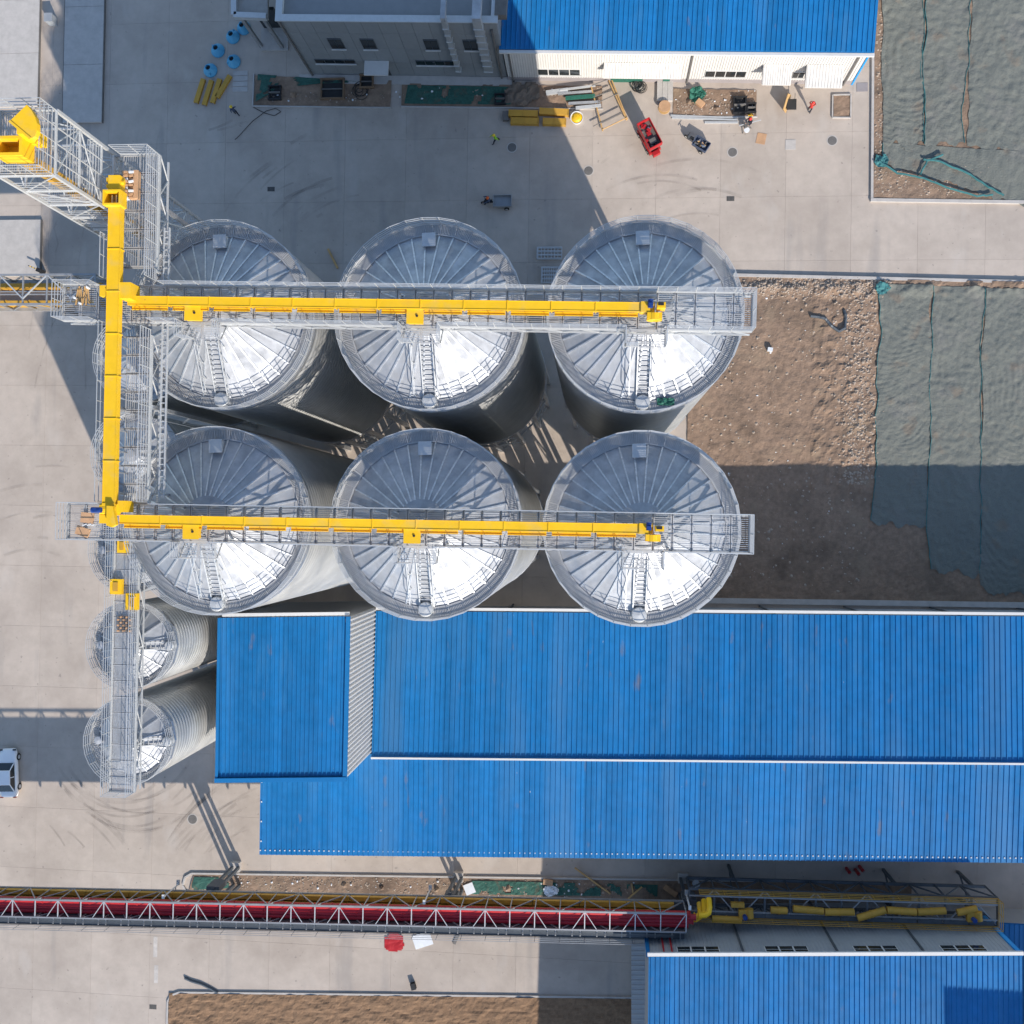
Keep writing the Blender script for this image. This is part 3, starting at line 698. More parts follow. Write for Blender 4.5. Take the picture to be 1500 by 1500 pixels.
# trunk bridge running north-south, wider platform beside the tower
TZ = DECK+0.3
t = thing('trunk_bridge', 'long grating bridge carrying the thick yellow trunk conveyor past the lattice tower', 'bridge', (0, 0, TZ))
xs0, xs1 = -28.05, -25.35
yy = 13.6
ys = [20.7-1.08*i for i in range(7)]
for a, b in zip(ys[:-1], ys[1:]):
    grating(t, -26.35, -25.3, b+.03, a-.03, 0, 'y', 0.115, 0.034); grating(t, -27.4+.02, -26.37, b+.03, a-.03, 0, 'y', 0.115, 0.034)
ys2 = [10.2-1.06*i for i in range(10)]
for a, b in zip(ys2[:-1], ys2[1:]): grating(t, -26.95, -25.55, b+.03, a-.03, 0, 'y', 0.115, 0.034)
for y in ys: bar_obj('cross_beam', 'grey_steel', t, (-28.0, y, -.16), (-25.25, y, -.16), 0.09, 0.14)
for y in ys2: bar_obj('cross_beam', 'grey_steel', t, (-28.0, y, -.16), (-25.5, y, -.16), 0.09, 0.14)
for x, a, b in ((-28.0, 20.7, 0.6), (-25.25, 20.7, 13.9), (-25.5, 10.3, 0.6)):
    bar_obj('edge_beam', 'galv_rail', t, (x, a, -.1), (x, b, -.1), 0.1, 0.22); bar_obj('bottom_chord', 'galv_rail', t, (x, a, -1.2), (x, b, -1.2), 0.1, 0.1)
    n = int((a-b)/1.1)
    for i in range(n):
        s = (a-b)/n; z0, z1 = (-1.2, -.2) if i % 2 else (-.2, -1.2)
        bar_obj('truss_brace', 'galv_rail', t, (x, a-i*s, z0), (x, a-(i+1)*s, z1), 0.06)
handrail(t, [(-28.0, 13.4, 0), (-28.0, 15.9, 0)], 1.25, 3, 1.1)
handrail(t, [(-28.0, 10.9, 0), (-28.0, 0.7, 0)], 1.25, 3, 1.1)
handrail(t, [(-27.5, 20.7, 0), (-25.25, 20.7, 0), (-25.25, 13.4, 0)], 1.5, 6, 1.1)
handrail(t, [(-25.5, 10.6, 0), (-25.5, 0.7, 0)], 1.3, 4, 1.1)
mb = MB()
for x in (-25.02, -24.72): mb.box(x-.03, x+.03, 1.0, 16.6, -.5, -.35)
for i in range(44): mb.box(-25.02, -24.72, 1.1+i*.355, 1.16+i*.355, -.47, -.42)
ct = mb.obj('cable_tray', 'galv_rail', t)
for y in (2, 6, 9.8, 14.4, 16.2): bar_obj('tray_bracket', 'galv_rail', t, (-25.5, y, -.55), (-24.7, y, -.55), 0.06)
for y in (12, 1.2):
    for x in (-27.9, -25.5): bar_obj('support_post', 'galv_rail', t, (x, y, -3.4), (x, y, -.2), 0.14)
for y in (18, 6.2):
    for x in (-27.9, -25.5): bar_obj('support_leg', 'galv', t, (x, y, -TZ), (x, y, -.2), 0.22)
    for k in range(9): bar_obj('leg_brace', 'galv', t, (-27.9 if k % 2 else -25.5, y, -TZ+4*k), (-25.5 if k % 2 else -27.9, y, -TZ+4*k+4), 0.09)
t = conveyor('thick yellow trunk conveyor running from the tower to the southern bridge', (-27.2, 17.3), (-27.2, 0.55), TZ+0.75, 0.68, 0.45, 7, [], head=None, lip=False, name='trunk_conveyor')
mb = MB(); L = 17.3-.55
# inlet hopper box at the north end
mb.box(-.85, 0.0, -.52, -.42, .1, .85); mb.box(-.85, 0.0, .42, .52, .1, .85); mb.box(-.85, -.75, -.42, .42, .1, .85); mb.box(-.10, 0.0, -.42, .42, .1, .85); mb.box(-.85, 0, -.42, .42, .02, .12)
mb.obj('inlet_hopper', 'yellow', t)
mb = MB()
for y in (-.2, .05, .25): mb.box(-.7, -.15, y-.03, y+.03, .16, .4)
mb.obj('hopper_grid', 'galv_rail', t)
MB().box(-1.75, -.88, -.34, .34, 0, .6).obj('tail_casing', 'yellow', t)
mb = MB().box(-1.65, -1.4, -.5, -.34, .1, .5); mb.tube((-1.2, -.34, .35), (-1.2, -.52, .35), .14, 12); mb.tube((-1.4, .34, .35), (-1.4, .5, .35), .12, 12); mb.obj('bearing', 'yellow', t)
# discharge boxes: onto the two row conveyors
mb = MB().box(L-12.5, L-11.6, .34, 1.0, -.7, .42); mb.box(L-12.35, L-11.75, -.85, -.35, -.2, .35); mb.obj('discharge_box', 'yellow', t)
mb = MB().box(L, L+.5, -.5, .42, -.2, .5); mb.tube((L+.3, -.52, .2), (L+.3, .45, .2), .34, 16); mb.obj('head_casing', 'yellow', t)
mb = MB().tube((L+.35, -.75, .85), (L+.35, -.2, .85), .16, 14); mb.box(L+.25, L+.45, -.6, -.4, .98, 1.1); mb.obj('motor', 'motor_blue', t)
MB().prism([(L+.1, .05), (L+.12, .4), (L+1.15, .62), (L+1.3, .35), (L+1.2, .05)], .45, .75).obj('chain_guard', 'yellow', t)
MB().box(L+.6, L+1.1, -.55, .0, -.1, .4).obj('drive_base', 'yellow', t)
MB().box(L-.2, L+.45, .45, .8, -.9, .3).obj('discharge_chute', 'yellow', t)

# lower bridge over the small silos
t = thing('small_bridge', 'narrow grating bridge with many handrail lines over the small silos', 'bridge', (0, 0, 23.3))
bx0, bx1 = -34.95, -33.1
n = 18; ya, yb = 0.6, -20.3; st = (ya-yb)/n
for i in range(n): grating(t, bx0+.05, bx1-.05, ya-(i+1)*st+.03, ya-i*st-.03, 0, 'y', 0.085, 0.045)
for i in range(n+1): bar_obj('cross_beam', 'grey_steel', t, (bx0, ya-i*st, -.16), (bx1, ya-i*st, -.16), 0.09, 0.14)
for x in (bx0, bx1):
    bar_obj('edge_beam', 'galv_rail', t, (x, ya, -.1), (x, yb, -.1), 0.09, 0.2); bar_obj('bottom_chord', 'galv_rail', t, (x, ya, -.95), (x, yb, -.95), 0.09)
    for i in range(14):
        s = (ya-yb)/14; z0, z1 = (-.95, -.2) if i % 2 else (-.2, -.95)
        bar_obj('truss_brace', 'galv_rail', t, (x, ya-i*s, z0), (x, ya-(i+1)*s, z1), 0.055)
    handrail(t, [(x, ya, 0), (x, yb, 0)], 1.3, 4, 1.1)
handrail(t, [(bx0, yb, 0), (bx1, yb, 0)], 1.3, 4, 1.1)
for y in (-16.95, -9.8, -2.65):
    for x in (bx0+.1, bx1-.1): bar_obj('support_post', 'galv_rail', t, (x, y, -1.4), (x, y, -.1), 0.1)
for y in (-6.2, -13.4):
    for a in (-1, 1): bar_obj('wind_brace', 'grey_steel', t, (bx0, y-a*.6, -.9), (bx1, y+a*.6, -.9), 0.05)

# ------------------------------------------------------------------ elevator tower
t = thing('elevator_tower', 'tall galvanised lattice tower with platforms and handrails beside the trunk conveyor', 'tower', (-29.75, 19.25, 0))
a, b = 1.52, 1.7; TOP = 43.1; LV = 2.27
cor = [(-a, -b), (a, -b), (a, b), (-a, b)]
for x, y in cor: bar_obj('leg', 'galv_rail', t, (x, y, 0), (x, y, TOP), 0.17)
lv = [TOP-LV*k for k in range(20)]
for k, z in enumerate(lv[:-1]):
    for i in range(4):
        p, q = cor[i], cor[(i+1) % 4]
        bar_obj('girt', 'galv_rail', t, (*p, z), (*q, z), 0.10)
        if k % 2 == i % 2: p, q = q, p
        bar_obj('brace', 'galv_rail', t, (*p, z), (*q, lv[k+1]), 0.06)
for z in [TOP-2*LV*k for k in range(9)]:
    for k in range(3): grating(t, -a+.1+k*.9, -a+.1+(k+1)*.9-.04, -b+.1, b-.1, z, 'y', 0.12, 0.03)
    if z < TOP and z > 20: handrail(t, [(-a+.15, -b+.15, z), (a-.15, -b+.15, z), (a-.15, b-.15, z)], 1.2, 4, 1.4)
handrail(t, [(-a, -b, TOP), (a, -b, TOP), (a, b, TOP), (-a, b, TOP), (-a, -b, TOP)], 1.5, 4, 0.9)
for k in range(1, 12):
    z = TOP-LV*k
    handrail(t, [(a, -b, z), (a, b, z)], 1.25, 4, 1.7, name='level_rail'); handrail(t, [(-a, -b, z), (a, -b, z)], 1.25, 4, 1.5, name='level_rail')
for y in (-.85, 0, .85): bar_obj('stud', 'galv_rail', t, (a, y, TOP-9*LV), (a, y, TOP), 0.05)
for k in range(5):                                                 # stair flights inside
    z = TOP-4*LV*(k+1)/1.0
    if z < 2: break
    mb = MB()
    for s_ in (.3, .95): mb.bar((-a+s_, -b+.4, z), (-a+s_, b-.4, z+LV*2), 0.06, 0.16)
    st_ = mb.obj('stair_stringer', 'galv_rail', t)
    for i in range(11):
        f = (i+.5)/11; bar_obj('tread', 'grating', st_, (-a+.3, -b+.4+(2*b-.8)*f, z+LV*2*f), (-a+.95, -b+.4+(2*b-.8)*f, z+LV*2*f), 0.2, 0.03)
el = thing('bucket_elevator', 'yellow bucket elevator inside the lattice tower with a rounded hood and spout', 'elevator', (-29.75, 19.25, 0))
for x, y in ((-.55, -.75), (.15, -.75)):
    MB().box(x-.17, x+.17, y-.14, y+.14, 0, 43.4).obj('trunk', 'yellow_dull', el)
mb = MB().box(-.95, .55, -1.15, -1.0, 43.4, 44.5); mb.box(-.95, .55, -.3, -.15, 43.4, 44.5); mb.box(-.95, -.8, -1.0, -.3, 43.4, 44.5); mb.box(.4, .55, -1.0, -.3, 43.4, 44.5); mb.box(-.8, .4, -1, -.3, 43.35, 43.5)
mb.obj('head_box', 'yellow', el)
sect = [((p.x+29.75), (p.y-19.25)) for p in (at(x_, y_, 45.2) for x_, y_ in ((15, 178), (40, 154), (47, 162), (52, 171), (55, 181), (55, 191), (52, 200), (46, 204)))]
MB().prism(sect, 44.95, 45.25).obj('hood', 'yellow', el)
MB().bar((*sect[0], 45.1), (*sect[-1], 45.1), .12, .40).obj('hood_flange', 'yellow', el)
MB().prism([(.55, .3), (1.1, .3), (1.1, -.25), (.55, -.25)], 43.1, 44.95).obj('hood_neck', 'yellow', el)

# ------------------------------------------------------------------ galleries
def gallery_truss(t, x0, x1, y, zb, zt, step, m='grey_steel', w=0.14, slope=0.0, wd=0.11):
    n = round((x1-x0)/step); s = (x1-x0)/n
    def Y(x): return y+slope*(x-x0)
    bar_obj('bottom_chord', m, t, (x0, Y(x0), zb), (x1, Y(x1), zb), w*1.6, w*1.6); bar_obj('top_chord', m, t, (x0, Y(x0), zt), (x1, Y(x1), zt), w*1.3, w*1.3)
    for i in range(n+1):
        x = x0+i*s; bar_obj('vertical', m, t, (x, Y(x), zb), (x, Y(x), zt), wd)
        if i < n:
            za, zc = (zb, zt) if i % 2 else (zt, zb)
            bar_obj('diagonal', m, t, (x, Y(x), za), (x+s, Y(x+s), zc), wd)
# red gallery in the south, from beyond the west edge to the corner of the south-east shed
GS = 0.031                                                         # its slope in plan
gx0, gx1 = -62.0, 8.3
def GY_(x, o): return -34.75 + GS*(x+53.0) - o                      # o: metres south of the north truss
t = thing('conveyor_gallery', 'long steel truss gallery carrying red tubes, walkway and lamps over the yard', 'gallery', (0, 0, 0))
gallery_truss(t, gx0, gx1, GY_(gx0, 0), 6.2, 8.85, 2.15, 'grey_steel', w=0.11, slope=GS, wd=0.09)
gallery_truss(t, gx0, gx1, GY_(gx0, 1.55), 6.2, 8.85, 2.15, 'grey_steel', w=0.09, slope=GS, wd=0.08)
n = round((gx1-gx0)/2.15); s = (gx1-gx0)/n
for i in range(n+1):
    x = gx0+i*s
    bar_obj('top_tie', 'galv_rail', t, (x, GY_(x, 0), 8.85), (x, GY_(x, 1.55), 8.85), 0.08)
    bar_obj('floor_beam', 'dark_steel', t, (x, GY_(x, 0), 6.2), (x, GY_(x, 2.9), 6.2), 0.14, 0.2)
    if i < n:
        if i % 2: bar_obj('top_brace', 'galv_rail', t, (x, GY_(x, 0), 8.86), (x+s*.5, GY_(x+s*.5, 1.55), 8.86), 0.055)
        else: bar_obj('top_brace', 'galv_rail', t, (x+s*.5, GY_(x+s*.5, 1.55), 8.86), (x+s, GY_(x+s, 0), 8.86), 0.055)
MB().hexa(*[[(gx0, GY_(gx0, .05), z), (gx1, GY_(gx1, .05), z), (gx1, GY_(gx1, 2.75), z), (gx0, GY_(gx0, 2.75), z)] for z in (6.36, 6.32)]).obj('floor_plate', 'dark_steel', t)
# walkway on the south side with kick plates
mb = MB(); mb.hexa([(gx0, GY_(gx0, 1.75), 7.7), (gx1, GY_(gx1, 1.75), 7.7), (gx1, GY_(gx1, 2.7), 7.7), (gx0, GY_(gx0, 2.7), 7.7)], [(gx0, GY_(gx0, 1.75), 7.62), (gx1, GY_(gx1, 1.75), 7.62), (gx1, GY_(gx1, 2.7), 7.62), (gx0, GY_(gx0, 2.7), 7.62)])
mb.obj('walkway', 'dark_steel', t)
mb = MB(); mb.bar((gx0, GY_(gx0, 1.68), 7.5), (gx1, GY_(gx1, 1.68), 7.5), 0.05, 2.3); mb.obj('shade_sheet', 'dark_steel', t)  # solid sheet, added to keep sun off the southern tubes and conveyors
for i in range(n):
    x = gx0+(i+.5)*s; bar_obj('walkway_cleat', 'grey_steel', t, (x, GY_(x, 1.8), 7.74), (x, GY_(x, 2.6), 7.74), 0.10, 0.05); bar_obj('walkway_cleat', 'grey_steel', t, (x+.7, GY_(x+.7, 1.8), 7.74), (x+.7, GY_(x+.7, 2.6), 7.74), 0.10, 0.05)
handrail(t, [(gx0, GY_(gx0, 2.72), 7.7), (gx1, GY_(gx1, 2.72), 7.7)], 1.1, 3, 2.15, m='grey_steel')
for k in range(3):
    mb = MB().tube((gx0, GY_(gx0, 1.78+.09*k), 8.95-.02*k), (gx1-1, GY_(gx1-1, 1.78+.09*k), 8.95-.02*k), 0.03, 6); mb.obj('cable', 'dark_steel', t)
def tube_run(label, off, z, r, xa, xb, m, seg=4.3):
    c = thing('conveyor_tube', label, 'conveyor', (xa, GY_(xa, off), z))
    nn = max(1, round((xb-xa)/seg)); sg = (xb-xa)/nn
    for i in range(nn):
        p = (i*sg, GS*i*sg, 0); q = ((i+1)*sg-.04, GS*((i+1)*sg-.04), 0)
        MB().tube(p, q, r, 14).obj('tube_section', m, c, smooth=False)
        MB().tube((q[0]-.05, q[1], 0), (q[0]+.03, q[1], 0), r+.05, 14).obj('flange', m, c)
    return c
tube_run('bright red tube along the north side of the gallery, the highest of four', 0.22, 8.30, 0.25, gx0, 8.7, 'red')
tube_run('dark red tube next to the bright one inside the gallery', 0.62, 8.0, 0.25, gx0, 9.2, 'red_pipe')
tube_run('dark red tube between its twins, second from the walkway in the gallery', 1.0, 7.85, 0.25, gx0, 9.0, 'red_pipe')
tube_run('dark red tube beside the walkway of the gallery, lowest of four', 1.37, 7.75, 0.25, gx0, 8.6, 'red_pipe')
for k, (o, z) in enumerate(((.25, 8.35), (.62, 7.75), (.98, 7.55))):
    c = thing('yellow_elbow', ['yellow elbow at the end of the bright red tube', 'yellow elbow at the end of the second red tube', 'yellow elbow at the end of the third red tube'][k], 'elbow', (8.75+.35*(2-k), GY_(8.75, o), z), 0, 'yellow elbows at the gallery end')
    MB().path([(0, 0, 0), (.5, 0, 0), (.8, .15, -.15), (.9, .5, -.5), (.9, .95, -1.2)], .23, 10).obj('bend', 'yellow', c)
    MB().tube((-.06, 0, 0), (.04, 0, 0), .3, 12).obj('flange', 'yellow', c)
for lab_, o, z, xa, xb in (('dull yellow box conveyor at the bottom of the red gallery, behind its north truss', -0.05, 6.35, gx0, 7.5), ('second dull yellow conveyor under the red tubes of the gallery', 0.5, 6.35, gx0, 7.0)):
    c = thing('box_conveyor', lab_, 'conveyor', (xa, GY_(xa, o), z)); nn = 17; sg = (xb-xa)/nn
    for i in range(nn):
        MB().hexa([(i*sg, GS*i*sg-.45, .4), ((i+1)*sg-.05, GS*(i+1)*sg-.45, .4), ((i+1)*sg-.05, GS*(i+1)*sg-.05, .4), (i*sg, GS*i*sg-.05, .4)], [(i*sg, GS*i*sg-.45, 0), ((i+1)*sg-.05, GS*(i+1)*sg-.45, 0), ((i+1)*sg-.05, GS*(i+1)*sg-.05, 0), (i*sg, GS*i*sg-.05, 0)]).obj('casing', 'yellow_dull', c)
# columns of the gallery
for k, px in enumerate(((347, 1268), (672, 1283), (1000, 1284))):
    p = at(*px)
    c = thing('gallery_column', ['steel gallery column on a concrete footing by the rounded strip end', 'steel gallery column on a concrete footing beside the pale grey board', 'steel gallery column on a concrete footing in the shade of the blue shed'][k], 'column', (p.x, p.y, 0), 0, 'columns of the red gallery')
    MB().box(-.45, .45, -.45, .45, 0, .55).obj('footing', 'kerb', c)
    dy = GY_(p.x, 0.0)-p.y; dy2 = GY_(p.x, 1.55)-p.y
    bar_obj('leg', 'dark_steel', c, (-.25, 0, .5), (-.25, dy, 6.1), 0.26); bar_obj('leg', 'dark_steel', c, (.35, 0, .5), (.35, dy, 6.1), 0.26)
    bar_obj('leg', 'dark_steel', c, (-.25, dy2-.2, 0), (-.25, dy2, 6.1), 0.26); bar_obj('leg', 'dark_steel', c, (.35, dy2-.2, 0), (.35, dy2, 6.1), 0.26)
    MB().box(-.55, .65, -.25, .25, 4.2, 6.0).obj('junction_plate', 'dark_steel', c)
    bar_obj('cap_beam', 'dark_steel', c, (0.05, dy+.3, 6.0), (0.05, dy2-.3, 6.0), 0.3)
    lp = thing('floodlight', ['white floodlight pole on the gallery above the rounded strip end', 'white floodlight pole on the gallery above the pale grey board', 'white floodlight pole on the gallery near the yellow elbows'][k], 'lamp', (p.x-3.4+1.6*k, GY_(p.x-3.4+1.6*k, -.35), 5.6), 0, 'floodlights on the red gallery')
    MB().tube((0, 0, 0), (0, .0, 3.0), .07, 10).obj('pole', 'white_paint', lp)
    MB().box(-.14, .14, -.05, .4, -.12, .06).obj('bracket', 'galv_rail', lp); MB().box(-.11, .11, -.1, .25, 2.95, 3.08).obj('lamp_head', 'white_paint', lp)
    bar_obj('arm', 'grey_steel', lp, (0, 0, .5), (0, -.35, .5), .07)
# eastern gallery, still open: yellow rails and loose pipes
ex0, ex1 = 8.8, 34.6
ES = 0.020
def EY(x, o): return -31.75 + ES*(x-8.8) - o
t = thing('open_gallery', 'unfinished dark steel gallery with yellow handrails beside the south-east shed', 'gallery', (0, 0, 0))
gallery_truss(t, ex0, ex1, EY(ex0, 0), 3.6, 6.1, 2.1, 'dark_steel', slope=ES); gallery_truss(t, ex0, ex1, EY(ex0, 2.35), 3.6, 6.1, 2.1, 'dark_steel', slope=ES)
n = round((ex1-ex0)/2.1); s = (ex1-ex0)/n
for i in range(n+1):
    x = ex0+i*s; bar_obj('floor_beam', 'dark_steel', t, (x, EY(x, 0), 6.15), (x, EY(x, 2.35), 6.15), 0.16)
    if i < n:
        xa, xb = (x, x+s) if i % 2 else (x+s, x)
        bar_obj('floor_brace', 'grey_steel', t, (xa, EY(xa, 0), 6.12), (xb, EY(xb, 2.35), 6.12), 0.09)
for o in (.55, 1.85): bar_obj('stringer', 'grey_steel', t, (ex0, EY(ex0, o), 6.2), (ex1, EY(ex1, o), 6.2), 0.12)
for i in range(12):
    xx = ex0+.2+i*(ex1-ex0-.4)/12
    mb = MB().hexa(*[[(xx, EY(xx, 1.95), z), (xx+2.0, EY(xx+2, 1.95), z), (xx+2.0, EY(xx+2, 2.3), z), (xx, EY(xx, 2.3), z)] for z in (6.28, 6.24)]); mb.obj('walk_plate', 'dark_steel', t)
for o in (0, 2.35): handrail(t, [(ex0+.8, EY(ex0+.8, o), 6.2), (ex1, EY(ex1, o), 6.2)], 1.1, 3, 2.1, m='yellow_dull', r=.022)
handrail(t, [(ex1, EY(ex1, 0), 6.2), (ex1, EY(ex1, 2.35), 6.2)], 1.1, 3, 1.2, m='yellow_dull', r=.022)
for x in (13, 27, 33.6):
    for o in (0.05, 2.3): bar_obj('support_leg', 'dark_steel', t, (x, EY(x, o), 0), (x, EY(x, o), 3.6), 0.24)
    bar_obj('leg_brace', 'dark_steel', t, (x, EY(x, .05), .3), (x, EY(x, 2.3), 3.4), 0.12)
def pipe(label, a_, b_, r=0.30):
    p, q = at(*a_, 6.55), at(*b_, 6.55); d = q-p
    c = thing('loose_pipe', label, 'pipe', p, math.atan2(d.y, d.x), 'yellow pipes lying on the open gallery')
    L = d.length; MB().tube((0, 0, 0), (L/2-.02, 0, 0), r, 16).obj('pipe_half', 'yellow_dull', c); MB().tube((L/2+.02, 0, 0), (L, 0, 0), r, 16).obj('pipe_half', 'yellow_dull', c)
    MB().tube((L/2-.05, 0, 0), (L/2+.05, 0, 0), r+.03, 16).obj('clamp', 'yellow_dull', c)
pipe('yellow pipe lying beside the drive unit near the red tubes', (1043, 1346), (1086, 1348))
pipe('short yellow pipe next to the drive unit on the open gallery', (1129, 1333), (1153, 1334))
pipe('yellow pipe between the short one and the straight middle one', (1162, 1331), (1206, 1335))
pipe('straight yellow pipe before the slanting one on the open gallery', (1208, 1336), (1251, 1336))
pipe('slanting yellow pipe lying askew on the open gallery', (1256, 1345), (1297, 1333))
pipe('yellow pipe right after the slanting one', (1299, 1333), (1342, 1336))
pipe('yellow pipe last in line before the gap and end drive', (1344, 1336), (1385, 1334))
pipe('yellow pipe end piece beside the end drive of the open gallery', (1402, 1337), (1431, 1331))
def drive(label, px):
    p = at(*px, 6.3); c = thing('drive_unit', label, 'drive', p, 0.1, 'drive units on the open gallery')
    MB().box(-.55, .45, -.35, .4, 0, .5).obj('gearbox', 'yellow_dull', c); MB().tube((-.1, -.1, .5), (-.1, -.1, .9), .2, 12).obj('motor', 'motor_blue', c)
    MB().tube((.35, -.3, .35), (.35, .45, .35), .34, 14).obj('drum', 'yellow_dull', c)
drive('yellow drive unit with blue motor near the yellow elbows', (1091, 1337)); drive('yellow drive unit with blue motor at the far end of the open gallery', (1424, 1341))
tag(MB().rbox((*at(1080, 1324, 6.3).xy, 6.3), .75*1.5, .4, .35, 0.02).obj('yellow_box', 'yellow_dull'), 'small yellow casing piece lying by the northern rail of the open gallery', 'casing')
# western gallery towards the tower
t = thing('west_gallery', 'weathered truss gallery with orange conveyors ending under the northern bridge', 'gallery', (0, 0, 0))
wx0, wx1 = -64.0, -44.0
for y in (21.0, 18.4): gallery_truss(t, wx0, wx1, y, 8.2, 10.4, 2.2, 'grey_steel')
n = 9; s = (wx1-wx0)/n
for i in range(n+1):
    x = wx0+i*s; bar_obj('top_tie', 'grey_steel', t, (x, 21.0, 10.4), (x, 18.4, 10.4), 0.12); bar_obj('floor_beam', 'dark_steel', t, (x, 21, 8.2), (x, 18.4, 8.2), 0.16)
    if i < n: bar_obj('top_brace', 'galv_rail', t, (x, 21 if i % 2 else 18.9, 10.42), (x+s, 18.9 if i % 2 else 21, 10.42), 0.10)
for y in (19.55, 19.3): bar_obj('cable_tray', 'grey_steel', t, (wx0, y, 10.3), (wx1, y, 10.3), 0.1, 0.08)
MB().box(wx0, wx1, 18.5, 20.9, 8.3, 8.36).obj('floor', 'grey_steel', t)
for x in (-60, -48): 
    for y in (21, 18.4): bar_obj('support_leg', 'dark_steel', t, (x, y, 0), (x, y, 8.1), 0.26)
for lab_, y in (('orange box conveyor along the north side of the western gallery', 20.35), ('orange box conveyor along the south side of the western gallery', 18.8)):
    c = thing('box_conveyor', lab_, 'conveyor', (wx0, y, 8.37))
    for i in range(9): MB().box(i*2.2, i*2.2+2.12, -.22, .22, 0, .8).obj('casing', 'yellow_dull', c); MB().box(i*2.2+2.12, i*2.2+2.2, -.27, .27, 0, .85).obj('flange', 'yellow_dull', c)

# ------------------------------------------------------------------ long blue shed with its tall block and lean-to
def quad_slab(name, parent, A, B, Cc, D, m, th=0.06, off=(0,0,0), drop=0.08):
    v = [Vector(p)-Vector(off) for p in (A, B, Cc, D)]
    return MB().hexa([p-Vector((0,0,drop)) for p in v], [p-Vector((0,0,drop+th)) for p in v]).obj(name, m, parent)
def flash(name, parent, p, q, w_, h_, m, off=(0,0,0)):
    o = Vector(off); return MB().bar(Vector(p)-o, Vector(q)-o, w_, h_).obj(name, m, parent)
def ext(p, q, x):                                                   # carry the line p-q on to x
    t = (x-p.x)/(q.x-p.x); return p+(q-p)*t
O = Vector((-20, -15, 0))
t = thing('blue_shed', 'long shed with blue ribbed roof, tall block at its west end and lean-to', 'building', O)
zt = 16.5
rNW, rNE, rSE, rSW = at(320, 905, zt), at(513, 903, zt), at(508, 1143, zt), at(316, 1145, zt)
rN2 = 0.35
# walls of tall block
def wall(parent, p, q, z0, z1, m, off, name='wall', th=0.2, inner=None):
    p, q = Vector((p[0], p[1], 0)), Vector((q[0], q[1], 0)); d = (q-p).normalized(); n = Vector((-d.y, d.x, 0))*th
    o = Vector((off[0], off[1], 0))
    return MB().hexa([v-o+Vector((0,0,z1)) for v in (p, q, q+n, p+n)], [v-o+Vector((0,0,z0)) for v in (p, q, q+n, p+n)]).obj(name, m, parent)
ins = 0.12
cx_, cy_ = (rNW.x+rSE.x)/2, (rNW.y+rSE.y)/2
def inset(p, k=ins): return Vector((p.x+(k if p.x < cx_ else -k), p.y+(k if p.y < cy_ else -k), p.z))
iNW, iNE, iSE, iSW = [inset(p) for p in (rNW, rNE, rSE, rSW)]
zr_ = zt-0.25
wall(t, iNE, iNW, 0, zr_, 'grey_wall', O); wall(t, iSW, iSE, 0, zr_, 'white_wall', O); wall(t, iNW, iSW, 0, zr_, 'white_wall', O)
we = wall(t, iSE, iNE, 0, zr_, 'white_wall', O)
Oe = (O.x, O.y, 0)
eA, eB = Vector((rSE.x-.10, iSE.y, zr_)), Vector((rNE.x-.10, iNE.y, zr_))
ribbed(we, eB, eA, eA-Vector((0,0,9)), eB-Vector((0,0,9)), 0.40, 3, 'white_wall', 0.12, 0.12, 0.2, 'wall_sheet', off=O)
rf = quad_slab('roof', t, rNW, rNE, rSE, rSW, 'blue_trim', off=O)
k = 0.38
ribbed(rf, Vector((rNW.x+.2, rNW.y, zt)), Vector((rNE.x-k, rNE.y, zt)), Vector((rSE.x-k, rSE.y+k, zt)), Vector((rSW.x+k*.8, rSW.y+k, zt)), 0.37, 2, off=O)
flash('edge_flashing', t, (rSW.x-.02, rSW.y+.13, zt+.10), (rSE.x+.02, rSE.y+.13, zt+.10), .34, .26, 'blue_trim', O)
flash('edge_flashing', t, (rSE.x-.14, rSE.y+.32, zt+.08), (rNE.x-.14, rNE.y, zt+.08), .30, .22, 'blue_trim', O)
flash('edge_flashing', t, (rSW.x+.10, rSW.y+.32, zt+.06), (rNW.x+.10, rNW.y, zt+.06), .22, .18, 'blue_trim', O)
flash('gutter', t, (rNW.x+.3, rNW.y+.22, zt-.1), (rNE.x-.1, rNE.y+.22, zt-.1), .26, .22, 'white_paint', O)
for x in (rNW.x+4.5, rNE.x-.5): flash('gutter_bracket', t, (x, rNW.y+.05, zt-.3), (x, rNW.y+.05, zt-.05), .4, .3, 'white_paint', O)
# north roof
zn, zs = 7.7, 8.35
n0, n1 = at(550, 895, zn), at(1500, 903, zn); s0_, s1_ = at(545, 1108, zs), at(1500, 1116.5, zs)
nA, nB = ext(n0, n1, rNE.x+.02), ext(n0, n1, 50); sA, sB = ext(s0_, s1_, rNE.x+.02), ext(s0_, s1_, 50)
rf = quad_slab('roof', t, nA, nB, sB, sA, 'blue_trim', off=O)
ribbed(rf, nA, nB, sB, sA, 0.445, 2, off=O)
flash('gutter', t, nA+Vector((0, .22, -.05)), nB+Vector((0, .22, -.05)), .24, .2, 'white_paint', O)
flash('ridge_flashing', t, sA+Vector((0, -.10, .12)), sB+Vector((0, -.10, .12)), .16, .22, 'white_paint', O)
flash('ridge_flashing', t, sA+Vector((0, .02, .06)), sB+Vector((0, .02, .06)), .10, .14, 'blue_trim', O)
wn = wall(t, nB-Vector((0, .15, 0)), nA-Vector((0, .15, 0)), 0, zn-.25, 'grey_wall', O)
for i in range(9):
    p = nA.lerp(nB, (i+.5)/9); flash('downpipe', t, (p.x, p.y+.02, 0), (p.x, p.y+.02, zn-.2), .14, .14, 'dark_steel', O)
